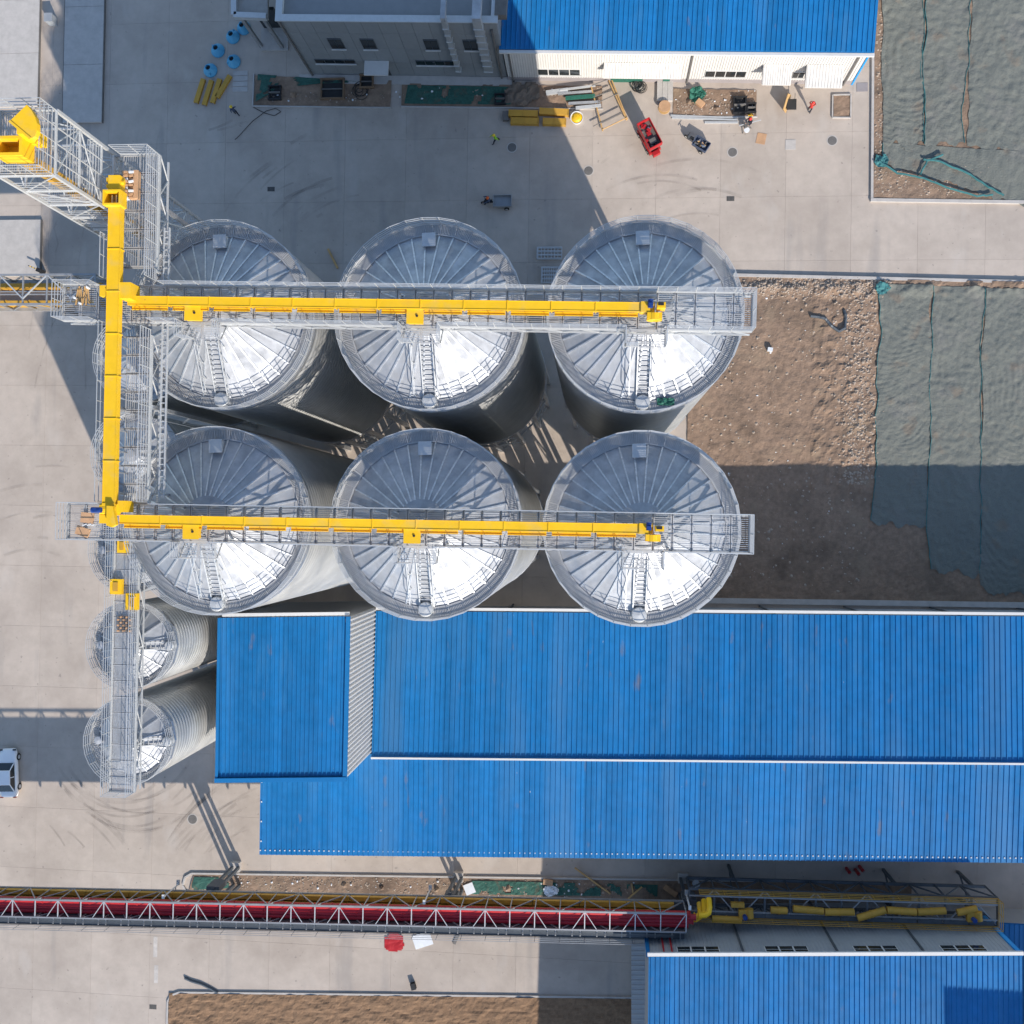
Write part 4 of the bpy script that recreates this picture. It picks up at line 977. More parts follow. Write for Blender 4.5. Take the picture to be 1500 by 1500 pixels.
# lean-to
zl0, zl1 = 7.9, 7.5
l0, l1 = at(381, 1148, zl0), at(1500, 1121, zl0); m0_, m1_ = at(380, 1252, zl1), at(1500, 1264, zl1)
lA = Vector((l0.x, sA.y+GS*0-.30, zl0)); lA = Vector((l0.x, rSW.y-.05, zl0))
lB = ext(s0_, s1_, 50)+Vector((0, -.25, zl0-zs)); lM = Vector((rSE.x, rSE.y-.02, zl0)); mA, mB = m0_, ext(m0_, m1_, 50)
mm = ext(m0_, m1_, rSE.x+.0)
lM2 = ext(s0_, s1_, rSE.x)+Vector((0, -.25, zl0-zs))
for (p, q, r_, s_) in ((lA, lM, mm, mA), (lM2, lB, mB, mm)):
    rf = quad_slab('roof', t, p, q, r_, s_, 'blue_trim', off=O); ribbed(rf, p, q, r_, s_, 0.445, 2, off=O)
sc = MB()
nn = int((mB-mA).length/.445)
for i in range(nn):
    p = mA.lerp(mB, (i+.22)/nn)-O; sc.box(p.x-.05, p.x+.05, p.y+.36, p.y+.46, p.z+.0, p.z+.05+.03)
for i in range(5):
    p = lA.lerp(mA, (i+.3)/5)-O; sc.box(p.x+.10, p.x+.22, p.y-.06, p.y+.06, p.z+.0, p.z+.07)
o = sc.obj('roof_screws', 'white_paint', t); o['kind'] = 'stuff'
wall(t, Vector((mA.x+.25, mA.y+.3, 0)), mB+Vector((0, .3, 0)), 0, zl1-.2, 'white_wall', O)
wall(t, Vector((lA.x+.25, lA.y, 0)), Vector((mA.x+.25, mA.y+.3, 0)), 0, zl1-.2, 'white_wall', O)
for i in range(10):
    p = mA.lerp(mB, (i+.42)/10); bar_obj('downpipe', 'plastic_white', t, Vector((p.x, p.y+.12, 0))-O, Vector((p.x, p.y+.12, zl1-.3))-O, .12)
wall(t, sA+Vector((0, -.05, 0)), sB+Vector((0, -.05, 0)), 0, zs-.15, 'white_wall', O, th=.15)

# ------------------------------------------------------------------ south-east shed
ze = 11.0
e0, e1 = at(950, 1399, ze), at(1497, 1397, ze)
O2 = Vector((15, -42, 0))
t = thing('south_shed', 'grey-white shed with blue roof and strip windows beside the open gallery', 'building', O2)
def sh(p, dy, z): return Vector((p.x-dy*0.06, p.y+dy, z))
rA, rB = sh(e0, -.15, ze), sh(e1, -.15, ze); rC, rD = Vector((rB.x+.3, rB.y-48, ze+1.3)), Vector((rA.x+.25, rA.y-48, ze+1.3))
rf = quad_slab('roof', t, rA, rB, rC, rD, 'blue_trim', off=O2); ribbed(rf, rA, rB, rC, rD, 0.40, 2, off=O2)
flash('gutter', t, rA+Vector((-.1, .2, -.02)), rB+Vector((.1, .2, -.02)), .28, .22, 'white_paint', O2)
wA, wB = Vector((e0.x+.1, e0.y-.2, 0)), Vector((e1.x-.1, e1.y-.2, 0))
wn = wall(t, wB, wA, 0, ze-.2, 'grey_wall', O2, th=-.2) if False else wall(t, wA, wB, 0, ze-.2, 'grey_wall', O2, th=-.2)
d_ = (wB-wA).normalized(); nrm_ = Vector((-d_.y, d_.x, 0))
fA, fB = wA+nrm_*.03, wB+nrm_*.03
ribbed(wn, Vector((*fA.xy, ze-.2)), Vector((*fB.xy, ze-.2)), Vector((*fB.xy, 1.0)), Vector((*fA.xy, 1.0)), 0.33, 3, 'grey_wall', 0.03, 0.10, 0.14, 'wall_sheet', off=O2)
wall(t, Vector((rC.x-.3, rC.y, 0)), Vector((wB.x, wB.y, 0)), 0, ze-.2, 'grey_wall', O2); wall(t, wA, Vector((rD.x+.2, rD.y, 0)), 0, ze-.2, 'grey_wall', O2)
flash('corner_trim', t, (wB.x+.1, wB.y+.02, 0), (wB.x+.1, wB.y+.02, ze-.3), .35, .3, 'blue_light', O2)
flash('corner_trim', t, (wA.x-.1, wA.y+.02, 0), (wA.x-.1, wA.y+.02, ze-.3), .3, .3, 'blue_trim', O2)
L_ = (wB-wA).length
def win_n(u0, u1, z0, z1, nx, nz):
    p = wA+d_*u0; q = wA+d_*u1; b = MB(); f = nrm_*.16; bk = nrm_*.02
    o_ = Vector((O2.x, O2.y, 0))
    w_ = MB().hexa([v-o_+Vector((0,0,z1)) for v in (p+bk, q+bk, q+nrm_*.08, p+nrm_*.08)], [v-o_+Vector((0,0,z0)) for v in (p+bk, q+bk, q+nrm_*.08, p+nrm_*.08)]).obj('window', 'white_paint', t)
    for i in range(nx):
        for j in range(nz):
            ua = u0+(u1-u0)*(i+.06)/nx; ub = u0+(u1-u0)*(i+.94)/nx; za = z0+(z1-z0)*(j+.08)/nz; zb = z0+(z1-z0)*(j+.92)/nz
            P1, P2 = wA+d_*ua, wA+d_*ub
            MB().hexa([v-o_+Vector((0,0,zb)) for v in (P1+nrm_*.06, P2+nrm_*.06, P2+nrm_*.10, P1+nrm_*.10)], [v-o_+Vector((0,0,za)) for v in (P1+nrm_*.06, P2+nrm_*.06, P2+nrm_*.10, P1+nrm_*.10)]).obj('pane', 'glass', w_)
for px in (1023, 1153, 1284, 1413):
    p = at(px, 1390, 10.0); u = (p-wA).dot(d_); win_n(u-1.75, u+1.75, 9.2, 10.4, 3, 2)
for px in (1090, 1229, 1356):
    p = at(px, 1395, 10.8); u = (p-wA).dot(d_); q = wA+d_*u+nrm_*.12
    bar_obj('downpipe', 'dark_steel', t, Vector((q.x, q.y, 0))-O2, Vector((q.x, q.y, ze-.3))-O2, .16)
for px in (972, 984):
    p = at(px, 1390, 10); u = (p-wA).dot(d_); q = wA+d_*u+nrm_*.2; bar_obj('riser_pipe', 'red', t, Vector((q.x, q.y, 5))-O2, Vector((q.x, q.y, ze-.4))-O2, .12)
# canopy along the west wall
cA, cB, cC, cD = at(925, 1383, 4.0), at(949, 1383, 4.4), at(949, 1540, 4.4), at(925, 1540, 4.0)
rf = quad_slab('canopy', t, cA, cB, cC, cD, 'grey_wall', off=O2); ribbed(rf, cB, cC, cD, cA, 0.45, 2, 'grey_wall', 0.05, 0.1, 0.2, 'canopy_sheet', off=O2)
for v in (cA, cD): bar_obj('canopy_post', 'grey_steel', t, Vector((v.x+.1, v.y-.1, 0))-O2, Vector((v.x+.1, v.y-.1, 3.9))-O2, .12)
# raised block further south on the same shed
bx = MB().box(35.6, 55, -72, -51.0, ze-.1, ze+8.6)
for i in range(len(bx.v)): bx.v[i] = tuple(Vector(bx.v[i])-O2)
bx.obj('raised_block', 'white_wall', t)
tq = thing('low_shed', 'corner of a low blue-roofed annex east of the south-east shed', 'building', (37.2, -37, 0))
MB().box(-2, 12, -12, 2.6, 0, 3.8).obj('wall', 'grey_wall', tq)
rf = MB().box(-2.15, 12, -12, 2.8, 3.8, 3.9).obj('roof', 'blue_trim', tq); ribbed(rf, (-2.1, 2.75, 3.97), (12, 2.75, 3.97), (12, -12, 3.97), (-2.1, -12, 3.97), 0.42, 2)

# ------------------------------------------------------------------ north shed: white wall, blue roof
zw = 6.0
P0, P1 = at(745, 117, 0), at(1247, 123, 0); dN = (P1-P0); LN = dN.length; aN = math.atan2(dN.y, dN.x)
t = thing('north_shed', 'white-walled shed with blue roof, canopies and strip windows north of the yard', 'building', (P0.x, P0.y, 0), aN)
wl = MB().box(0, LN, 0, .2, 0, zw-.1).obj('wall', 'white_wall', t)
ribbed(wl, (LN-.2, -.04, zw-.15), (.2, -.04, zw-.15), (.2, -.04, .75), (LN-.2, -.04, .75), 0.235, 4, 'white_wall', 0.05, 0.08, 0.12, 'wall_sheet')
MB().box(-.02, LN+.02, -.05, 0, 0, .72).obj('plinth', 'plinth', t)
MB().box(0, .2, .2, 16, 0, zw-.1).obj('wall', 'white_wall', t); MB().box(LN-.2, LN, .2, 16, 0, zw-.1).obj('wall', 'white_wall', t)
rf = MB().hexa([(-.3, -.05, zw), (LN+.35, -.05, zw), (LN+.35, 16, zw+1.6), (-.3, 16, zw+1.6)], [(-.3, -.05, zw-.08), (LN+.35, -.05, zw-.08), (LN+.35, 16, zw+1.52), (-.3, 16, zw+1.52)]).obj('roof', 'blue_trim', t)
ribbed(rf, (-.3, 16, zw+1.68), (LN+.35, 16, zw+1.68), (LN+.35, -.05, zw+.08), (-.3, -.05, zw+.08), 0.43, 2)
MB().bar((-.3, -.22, zw-.12), (LN+.4, -.22, zw-.12), .26, .2).obj('gutter', 'white_paint', t)
for x in (.5, 16.9, LN-.75): bar_obj('downpipe', 'iron', t, (x, -.14, 0), (x, -.14, zw-.2), .13)
MB().box(LN-.02, LN+.12, -.1, .35, 0, zw-.5).obj('corner_trim', 'blue_light', t)
def win_s(t, x0, x1, z0, z1, nx, nz, y=-.12, fm='white_paint'):
    w_ = MB().box(x0, x1, y, y+.1, z0, z1).obj('window', fm, t)
    for i in range(nx):
        for j in range(nz):
            MB().box(x0+(x1-x0)*(i+.05)/nx, x0+(x1-x0)*(i+.95)/nx, y-.03, y+.02, z0+(z1-z0)*(j+.08)/nz, z0+(z1-z0)*(j+.92)/nz).obj('pane', 'glass', w_)
    MB().box(x0-.08, x1+.08, y-.1, y, z0-.12, z0-.02).obj('sill', 'white_paint', w_)
def ux(px, z=1.5): return (at(px, 110, z)-P0).dot(dN.normalized())
win_s(t, ux(788), ux(850), 1.3, 2.5, 4, 1); win_s(t, ux(1032), ux(1092), 1.3, 2.5, 4, 1); win_s(t, ux(1160), ux(1177), 1.3, 2.4, 2, 1)
for (pa, pb, dep) in ((884, 997, 1.25), (1116, 1158, 1.7), (1179, 1233, 1.9)):
    xa, xb = ux(pa, 3), ux(pb, 3)
    cp = MB().hexa([(xa, -.08, 3.75), (xb, -.08, 3.75), (xb, -dep, 3.25), (xa, -dep, 3.25)], [(xa, -.08, 3.68), (xb, -.08, 3.68), (xb, -dep, 3.18), (xa, -dep, 3.18)]).obj('canopy', 'white_wall', t)
    ribbed(cp, (xa, -.08, 3.79), (xb, -.08, 3.79), (xb, -dep, 3.29), (xa, -dep, 3.29), 0.235, 4, 'paint_line', 0.04, 0.08, 0.12, 'canopy_sheet')
    MB().add([(xa, -.08, 3.7), (xa, -dep, 3.2), (xa, -.08, 2.9), (xa+.03, -.08, 3.7), (xa+.03, -dep, 3.2), (xa+.03, -.08, 2.9)], [(0,1,2),(5,4,3),(0,3,4,1),(1,4,5,2),(2,5,3,0)]).obj('canopy_cheek', 'grey_wall', t)
for (pa, pb) in ((895, 942), (972, 982)): MB().box(ux(pa, 1), ux(pb, 1), -.10, -.04, 0, 2.6).obj('door', 'green_sheet', t)
for x in (1128, 1196): MB().box(ux(x, 1), ux(x, 1)+1.6, -.12, -.04, 0, 2.5).obj('door', 'grey_wall', t)

# ------------------------------------------------------------------ grey panelled building
zg = 10.0
Q0, Q1 = at(455, 109, 0), at(743, 113, 0); dG = Q1-Q0; LG = dG.length; aG = math.atan2(dG.y, dG.x)
t = thing('grey_building', 'grey panelled two-storey building with parapet, ducts and a porch', 'building', (Q0.x, Q0.y, 0), aG)
core = MB().box(.05, LG-.05, .05, 14, 0, zg-.5).obj('wall', 'grey_panel', t)
nc, hs = 13, [(0.1, 2.7), (2.7, 5.3), (5.3, 8.0), (8.0, zg)]
pw_ = LG/nc; pm = {}
for j, (za, zb) in enumerate(hs):
    pmesh = MB().box(.012, pw_-.012, -.03, .05, 0, zb-za-.024).mesh('wall_panel', 'grey_panel')
    for i in range(nc): link('wall_panel', pmesh, core, (i*pw_, 0, za+.012))
    pm2 = MB().box(-.03, .05, .05, 1.5, 0, zb-za-.024).mesh('wall_panel', 'grey_panel')
    for i in range(8): link('wall_panel', pm2, core, (0, .06+i*1.55, za+.012))
MB().box(0, LG, .05, 14, zg-.9, zg-.8).obj('flat_roof', 'roof_felt', t)
pr = MB().box(-.1, LG+.1, -.1, .5, zg, zg+.12); pr.box(-.1, .5, .5, 14, zg, zg+.12); pr.box(LG-.5, LG+.1, .5, 14, zg, zg+.12); pr.obj('parapet_cap', 'galv_rail', t)
for a_, b_ in ((.05, .35),): MB().box(.05, LG-.05, .35, .42, zg-.8, zg).obj('parapet', 'white_wall', t); MB().box(.35, .42, .42, 14, zg-.8, zg).obj('parapet', 'white_wall', t)
def ug(px, py, z): return (at(px, py, z)-Q0).dot(dG.normalized())
for px, py in ((494, 56), (541, 57), (633, 58), (690, 59)): u = ug(px, py, 6); win_s(t, u-.62, u+.62, 5.3, 7.1, 2, 1, -.10, 'dark_steel')
u = ug(490, 86, 3); win_s(t, u-1.9, u+1.9, 2.5, 3.2, 4, 1, -.10, 'dark_steel')
u = ug(640, 89, 3); win_s(t, u-2.0, u+1.6, 2.4, 3.2, 4, 1, -.10, 'dark_steel')
u = ug(553, 98, 2.6); MB().box(u-1.15, u+1.15, -1.4, -.05, 2.9, 3.05).obj('canopy', 'white_wall', t); MB().box(u-.8, u+.8, -.06, -.02, 0, 2.5).obj('door', 'glass', t)
for (pa, pb, w_) in (((655, 15), (673, 95), .42), ((703, 15), (715, 98), .75)):
    u = ug(*pa, 9.5)
    dct = MB().box(u-w_/2, u+w_/2, -.5, -.06, 1.8, zg+.9).obj('duct', 'galv_wall', t)
    MB().box(u-w_/2, u+w_/2, -.5, 2.2, zg+.9, zg+1.5).obj('duct', 'galv_roof', t)
    for k in range(8): MB().box(u-w_/2-.06, u+w_/2+.06, -.56, -.02, 2.0+k*1.1, 2.06+k*1.1).obj('duct_flange', 'galv_rail', dct)
bar_obj('downpipe', 'iron', t, (LG-.5, -.15, 0), (LG-.5, -.15, zg-1), .14); bar_obj('downpipe', 'iron', t, (.25, -.15, 0), (.25, -.15, zg), .14)
MB().box(-1.1, LG+.5, -.9, -.05, 0, .12).obj('apron', 'kerb', t)
tag(MB().rbox((*at(735, 12, 9.4).xy, 9.4), 1.0, 2.0, .8, aG).obj('roof_unit', 'iron'), 'brown roof unit beside the large duct on the grey building', 'roof unit')
tag(MB().tube((*at(479, 18, 9.15).xy, 9.1), (*at(479, 18, 9.15).xy, 9.35), .6, 18).obj('cable_drum', 'card'), 'brown cable drum lying on the flat roof of the grey building', 'cable drum')
# porch west of it
pc = thing('porch', 'flat grey porch roof on slim columns beside the grey building', 'porch', (0, 0, 0))
c0, c1, c2, c3 = at(345, 25, 6.0), at(392, 27, 6.0), at(392, -60, 6.0), at(345, -60, 6.0)
MB().hexa([c0, c1, c2, c3], [v-Vector((0,0,.35)) for v in (c0, c1, c2, c3)]).obj('porch_roof', 'roof_felt', pc)
mb = MB()
for p, q in ((c0, c1), (c3, c0)): mb.bar(p+Vector((0,0,.25)), q+Vector((0,0,.25)), .5, .5)
mb.obj('parapet', 'galv_rail', pc)
for v, dx, dy in ((c0, .3, .3), (c1, -.6, .3), (c3, .3, -2), ): bar_obj('column', 'grey_steel', pc, (v.x+dx, v.y+dy, 0), (v.x+dx, v.y+dy, 5.6), .3)
MB().box(c0.x+.6, c1.x-.4, c0.y+2.0, c0.y+2.3, 0, 3.4).obj('glass_front', 'glass', pc)
MB().box(c0.x+.3, c1.x, c0.y-.2, c0.y+2, 0, .18).obj('step', 'kerb', pc)

# ------------------------------------------------------------------ small things in the yard
def gz(px, py, z=0.0): return at(px, py, z)
# weighbridges in the north-west
for lab_, (pa, pb), yn in (('pale weighbridge deck in the sunlit north-west corner', ((-8, 157), (55, 157)), 62), ('long weighbridge deck in the shade between the cabinet and the tower', ((91, 180), (149, 180)), 62), ('short pale weighbridge deck north of the western gallery', ((-8, 405), (58, 405)), None)):
    p, q = gz(*pa, .3), gz(*pb, .3); y1 = yn if yn else gz(0, 322, .3).y
    t = thing('weighbridge', lab_, 'weighbridge', ((p.x+q.x)/2, p.y, 0)); hw = (q.x-p.x)/2
    Ln = y1-p.y; n = max(1, round(Ln/5.5))
    for i in range(n): MB().box(-hw, hw, i*Ln/n+.015, (i+1)*Ln/n-.015, .12, .30).obj('deck_plate', 'kerb', t)
    for s_ in (-1, 1): MB().box(s_*hw-.03, s_*hw+.03, 0, Ln, .02, .305).obj('edge_angle', 'iron', t)
    MB().box(-hw+.2, hw-.2, .1, Ln-.1, .01, .12).obj('footing', 'kerb', t)
t = thing('barrier', 'striped black and yellow barrier arm on a dark post by the western gallery', 'barrier', gz(64, 399))
MB().box(-.2, .2, -.2, .2, 0, 1.0).obj('post', 'black', t)
for i in range(6): MB().box(-1.15+i*.16-.0, -1.15+(i+1)*.16, -.02, .06, .85, .95).obj('stripe', 'black' if i % 2 == 0 else 'yellow', t)
t.rotation_euler.z = R(-22)
def cabinet(label, px, m='cone_blue', s=(.8, .8, .9), name='cabinet', rz=0.0, top=None):
    p = gz(*px); t = thing(name, label, name.replace('_', ' '), p, rz)
    MB().box(-s[0]/2, s[0]/2, -s[1]/2, s[1]/2, 0, s[2]).obj('body', m, t); MB().box(-s[0]/2-.04, s[0]/2+.04, -s[1]/2-.04, s[1]/2+.04, s[2], s[2]+.06).obj('lid', top or m, t); return t
cabinet('small pale blue cabinet between the two weighbridges', (79, 33), 'grey_wall', (.75, .75, 1.0))
# blue hopper cones
cn = thing('hopper_cone', '', 'hopper cone', (0, 0, 0), 0, 'blue hopper cones set down in the yard')
MB().lathe([(.66, 0), (.68, .04), (.68, .18), (.30, .72), (.30, .80), (.25, .80), (.25, .55)], 28).obj('shell', 'cone_blue', cn, smooth=False)
MB().lathe([(.25, .56), (.01, .56)], 20).obj('opening', 'hole', cn)
MB().box(.3, .62, -.03, .03, .05, .55).obj('rib', 'cone_blue', cn)
cl_ = ['blue hopper cone half hidden by the porch roof', 'blue hopper cone nearest the porch column', 'blue hopper cone farthest from the porch', 'blue hopper cone between the porch and the yellow channels', 'blue hopper cone standing closest to the yellow channels']
for k, px in enumerate(((358, 42), (342, 55), (320, 75), (343, 91), (309, 104))):
    if k == 0: cn.location = gz(*px); cn['label'] = cl_[0]
    else: dup(cn, gz(*px), R(70*k), cl_[k], 'blue hopper cones set down in the yard')
for k, (a_, b_) in enumerate((((299, 117), (288, 152)), ((311, 119), (300, 155)), ((323, 117), (312, 152)), ((338, 112), (319, 144)))):
    p, q = gz(*a_), gz(*b_); d = q-p
    t = thing('yellow_channel', ['yellow steel channel lying outermost from the bed', 'yellow steel channel second from the outermost', 'yellow steel channel third in the fan beside the cones', 'yellow steel channel lying at a slant next to the paving slabs'][k], 'channel', p, math.atan2(d.y, d.x), 'yellow channels fanned out on the ground')
    L = d.length; MB().box(0, L, -.22, .22, .24, .28).obj('web', 'yellow_dull', t)
    for s_ in (-1, 1): MB().box(0, L, s_*.2-.02, s_*.2+.02, 0, .24).obj('flange', 'yellow_dull', t)
t = thing('slab_path', 'four grey stepping slabs beside the yellow channels', 'paving', gz(352, 125))
for i in range(4): MB().box(-.75, .75, .95-i*.53, 1.42-i*.53, 0, .05).obj('slab', 'kerb', t)
# yellow box girders
for k, (a_, b_) in enumerate((((745, 165), (788, 166)), ((790, 162), (833, 164)), ((748, 176), (789, 177)), ((795, 177), (829, 178)))):
    p, q = gz(*a_, .5), gz(*b_, .5); d = q-p; L = d.length
    t = thing('yellow_girder', ['yellow box girder at the back beside the dark crate', 'yellow box girder at the back beside the sheet pile', 'yellow box girder at the front beside the dark crate', 'shorter yellow box girder at the front beside the yellow tub'][k], 'girder', (p.x, p.y, 0), math.atan2(d.y, d.x), 'yellow box girders stacked at the kerb')
    MB().box(0, L, -.3, .3, 0, .5).obj('box', 'yellow_dull', t)
    for x in (0.0, L/2, L-.05): MB().box(x, x+.05, -.34, .34, 0, .54).obj('flange', 'yellow_dull', t)
cabinet('small dark crate at the end of the yellow girders', (741, 172), 'iron', (.5, .8, .4), 'crate')
t = thing('tub', 'white tub with a yellow heap beside the yellow girders', 'tub', gz(845, 175))
MB().lathe([(.5, 0), (.62, .45), (.56, .45), (.46, .1)], 20).obj('shell', 'plastic_white', t); MB().lathe([(.53, .35), (.3, .55), (.01, .6)], 14).obj('heap', 'yellow', t)
# pile of silver sheets and profiles on the strip
for k, (px, L, wd, rz, m) in enumerate((((816, 136), 2.1, .45, .12, 'galv_rail'), ((842, 138), 3.2, .25, .05, 'galv'), ((846, 131), 3.4, .18, .1, 'galv_rail'), ((856, 153), 3.0, .25, .03, 'galv'), ((862, 159), 2.4, .3, .08, 'galv_rail'), ((850, 145), 2.8, .35, .06, 'green_sheet'))):
    p = gz(*px); tag(MB().rbox((p.x, p.y, .2+.03*k), L, wd, .14, rz).obj('metal_profile', m), ['short wide silver sheet lying at a slant on the earth strip', 'long silver profile in the middle of the sheet pile', 'thin long silver profile at the back of the sheet pile', 'long silver profile at the front of the sheet pile', 'wide silver profile end next to the scaffold frame', 'green wrapped bundle inside the silver sheet pile'][k], 'metal profile', 'metal profiles piled on the strip')
for k, (a_, b_) in enumerate((((982, 170), (1080, 174)), ((984, 173), (1080, 176)), ((1032, 180), (1081, 180)))):
    p, q = gz(*a_), gz(*b_); tag(MB().bar((p.x, p.y, .08), (q.x, q.y, .08), .18, .14).obj('metal_strip', 'galv_rail'), ['long silver strip lying against the kerb of the earth patch', 'long silver strip lying beside its twin at the earth patch', 'shorter silver strip in front of the two long ones'][k], 'metal strip', 'silver strips at the earth patch')
# scaffold frame
p0 = gz(890, 160); t = thing('scaffold_frame', 'yellow tubular scaffold frame lying by the sheet pile', 'scaffold', p0)
def rel(px, z): return gz(*px, z)-p0
for a_, b_ in (((892, 118), (918, 176)), ((896, 117), (919, 175)), ((866, 127), (883, 192))): MB().tube(rel(a_, .35), rel(b_, .35), .07, 8).obj('upright', 'wood', t)
for a_, b_ in (((867, 125), (891, 116)), ((869, 185), (911, 164)), ((882, 190), (919, 172)), ((876, 150), (905, 137)), ((869, 142), (896, 133))): MB().tube(rel(a_, .45), rel(b_, .45), .05, 8).obj('crossbar', 'wood' if a_[0] > 880 else 'iron', t)
# manholes
for k, (px, r_) in enumerate((((750, 216), .42), ((862, 250), .42), ((1073, 223), .42), ((1219, 206), .42), ((282, 1200), .45), ((935, 123), .45), ((649, 121), .42))):
    t = thing('manhole_cover', ['iron manhole cover near the walking worker', 'iron manhole cover at the edge of the silo shadow', 'iron manhole cover below the tripod saw', 'iron manhole cover near the eastern kerb', 'iron manhole cover beside the long leg shadows', 'round cover under the coiled hose by the white shed', 'iron manhole cover in front of the grey facade'][k], 'manhole', gz(*px), 0, 'manhole covers')
    MB().lathe([(r_+.08, .001), (r_+.08, .012), (r_, .012), (r_, .001)], 24).obj('frame', 'kerb', t); MB().lathe([(r_, .006), (r_*.7, .016), (.01, .016)], 24).obj('cover', 'iron', t)
for k, px in enumerate(((1070, 291), (397, 277), (224, 1475), (336, 492))):
    t = thing('drain_grate', ['rectangular drain grate at the road joint', 'small drain grate in the silo shadow', 'drain grate beside the soil field kerb', 'drain grate between the large silos'][k], 'drain', gz(*px), 0, 'drain grates')
    MB().box(-.36, .36, -.22, .22, .0, .006).obj('pit', 'hole', t)
    for i in range(6): MB().box(-.34+i*.12, -.28+i*.12, -.21, .21, .004, .02).obj('bar', 'iron', t)
for k, (px, s_, m) in enumerate((((1115, 203), (.85, 1.0), 'card'), ((1158, 212), (.95, .95), 'kerb'), ((1263, 128), (1.0, .8), 'plinth'))):
    p = gz(*px); tag(MB().rbox((p.x, p.y, 0), *s_, .03, -.2 if k == 0 else 0).obj('ground_plate', m), ['reddish square board lying flat in the yard', 'worn square concrete patch in the yard', 'brown double grate by the corner of the white shed'][k], 'plate')
# gratings stacked beside the silos
for k, (px, s_) in enumerate((((805, 372), (2.4, 1.1)), ((806, 404), (1.7, 1.5)))):
    p = gz(*px); t = thing('grating_stack', ['stack of galvanised gratings half under the silo eave, wide one', 'stack of galvanised gratings half under the silo eave, square one'][k], 'grating', p)
    for z in (.1, .3, .5): grating(t, -s_[0]/2, s_[0]/2, -s_[1]/2, s_[1]/2, z, 'x', .28, .06, 'galv_rail', 'grating_layer')
    for i in range(7): MB().box(-s_[0]/2+.1+i*(s_[0]-.2)/7, -s_[0]/2+.16+i*(s_[0]-.2)/7, -s_[1]/2+.05, s_[1]/2-.05, .5, .53).obj('bar', 'galv_rail', t)
p = gz(488, 380); tag(MB().bar((p.x-.5, p.y+1.0, .12), (p.x+.5, p.y-.9, .12), .18, .12).obj('plank', 'wood'), 'single plank lying between two large silos in the shade', 'plank')
t = thing('blue_tank', 'pale blue tank with a round opening between the silos', 'tank', gz(263, 597), -.2)
MB().box(-1.1, 1.1, -.55, .55, 0, 1.1).obj('body', 'cone_blue', t); MB().tube((-.1, 0, 1.1), (-.1, 0, 1.2), .42, 18).obj('neck', 'cone_blue', t); MB().tube((-.1, 0, 1.2), (-.1, 0, 1.21), .36, 18).obj('opening', 'hole', t)
# pits and frames on the strip of the grey building
for k, (px, s_) in enumerate((((488, 132), (2.2, 1.9)), ((538, 121), (1.2, 1.2)), ((404, 138), (1.1, 1.3)), ((733, 147), (.9, .9)), ((1083, 156), (1.1, 1.5)), ((1100, 160), (.7, .8)))):
    p = gz(*px); t = thing('valve_pit', ['large open valve pit with brown timber frame', 'small open valve pit by the entrance canopy', 'dark brick pit in the bed beside the porch', 'small dark pit with a white pipe on the strip', 'black slotted drum frame on the earth patch', 'small black crate beside the earth patch'][k], 'pit', p)
    X, Y = s_; m = 'old_wood' if k < 2 else 'black'
    MB().box(-X/2, X/2, -Y/2, Y/2, .12, .16).obj('opening', 'hole', t)
    for s2 in (-1, 1): MB().box(-X/2-.1, X/2+.1, s2*Y/2-.06, s2*Y/2+.06, .05, .45).obj('frame_bar', m, t); MB().box(s2*X/2-.06, s2*X/2+.06, -Y/2, Y/2, .05, .4).obj('frame_bar', m, t)
    if k >= 2: MB().box(-X/2, X/2, -.05, .05, .16, .5).obj('divider', 'iron', t)
    else: MB().box(-X/2, X/2, -.1, 0, .3, .4).obj('divider', 'iron', t)
for lab_, px, r_, n_ in (('coil of black cable on the strip beside the large pit', (527, 135), .75, 5), ('coil of dark hose below the green shed door', (936, 129), .62, 6)):
    mb = MB(); rq = random.Random(n_)
    for i in range(n_):
        c = gz(*px); rad = r_*rq.uniform(.5, 1); ox, oy = rq.uniform(-.3, .3), rq.uniform(-.3, .3)
        mb.path([(c.x+ox+rad*math.cos(a*.4), c.y+oy+rad*math.sin(a*.4), .14+.03*i) for a in range(16)], .03, 5, True)
    tag(mb.obj('cable_coil', 'cable'), lab_, 'cable')
for lab_, pts in (('thin black cable trailing from the bed corner across the yard', ((373, 150), (372, 158), (388, 166), (402, 170), (412, 164), (404, 159), (390, 163), (370, 178), (350, 200), (343, 206))), ('dark hose lying in a bend on the bare earth lot', ((1186, 464), (1198, 465), (1208, 468), (1216, 478), (1228, 486), (1236, 482), (1238, 468), (1235, 452))), ('dark twisted tarp strip lying by the soil field kerb', ((271, 1432), (282, 1437), (296, 1441), (310, 1448), (322, 1455)))):
    q = [gz(*p) for p in pts]; sm = []
    for i in range(len(q)-1):
        for k in range(5):
            v = q[i].lerp(q[i+1], k/5); sm.append((v.x, v.y, lot_h(v.x, v.y)+.08 if 'earth' in lab_ else .06))
    tag(MB().path(sm, .03 if 'thin' in lab_ else .14, 6).obj('cable', 'cable' if 'thin' in lab_ else 'dark_steel'), lab_, 'cable')
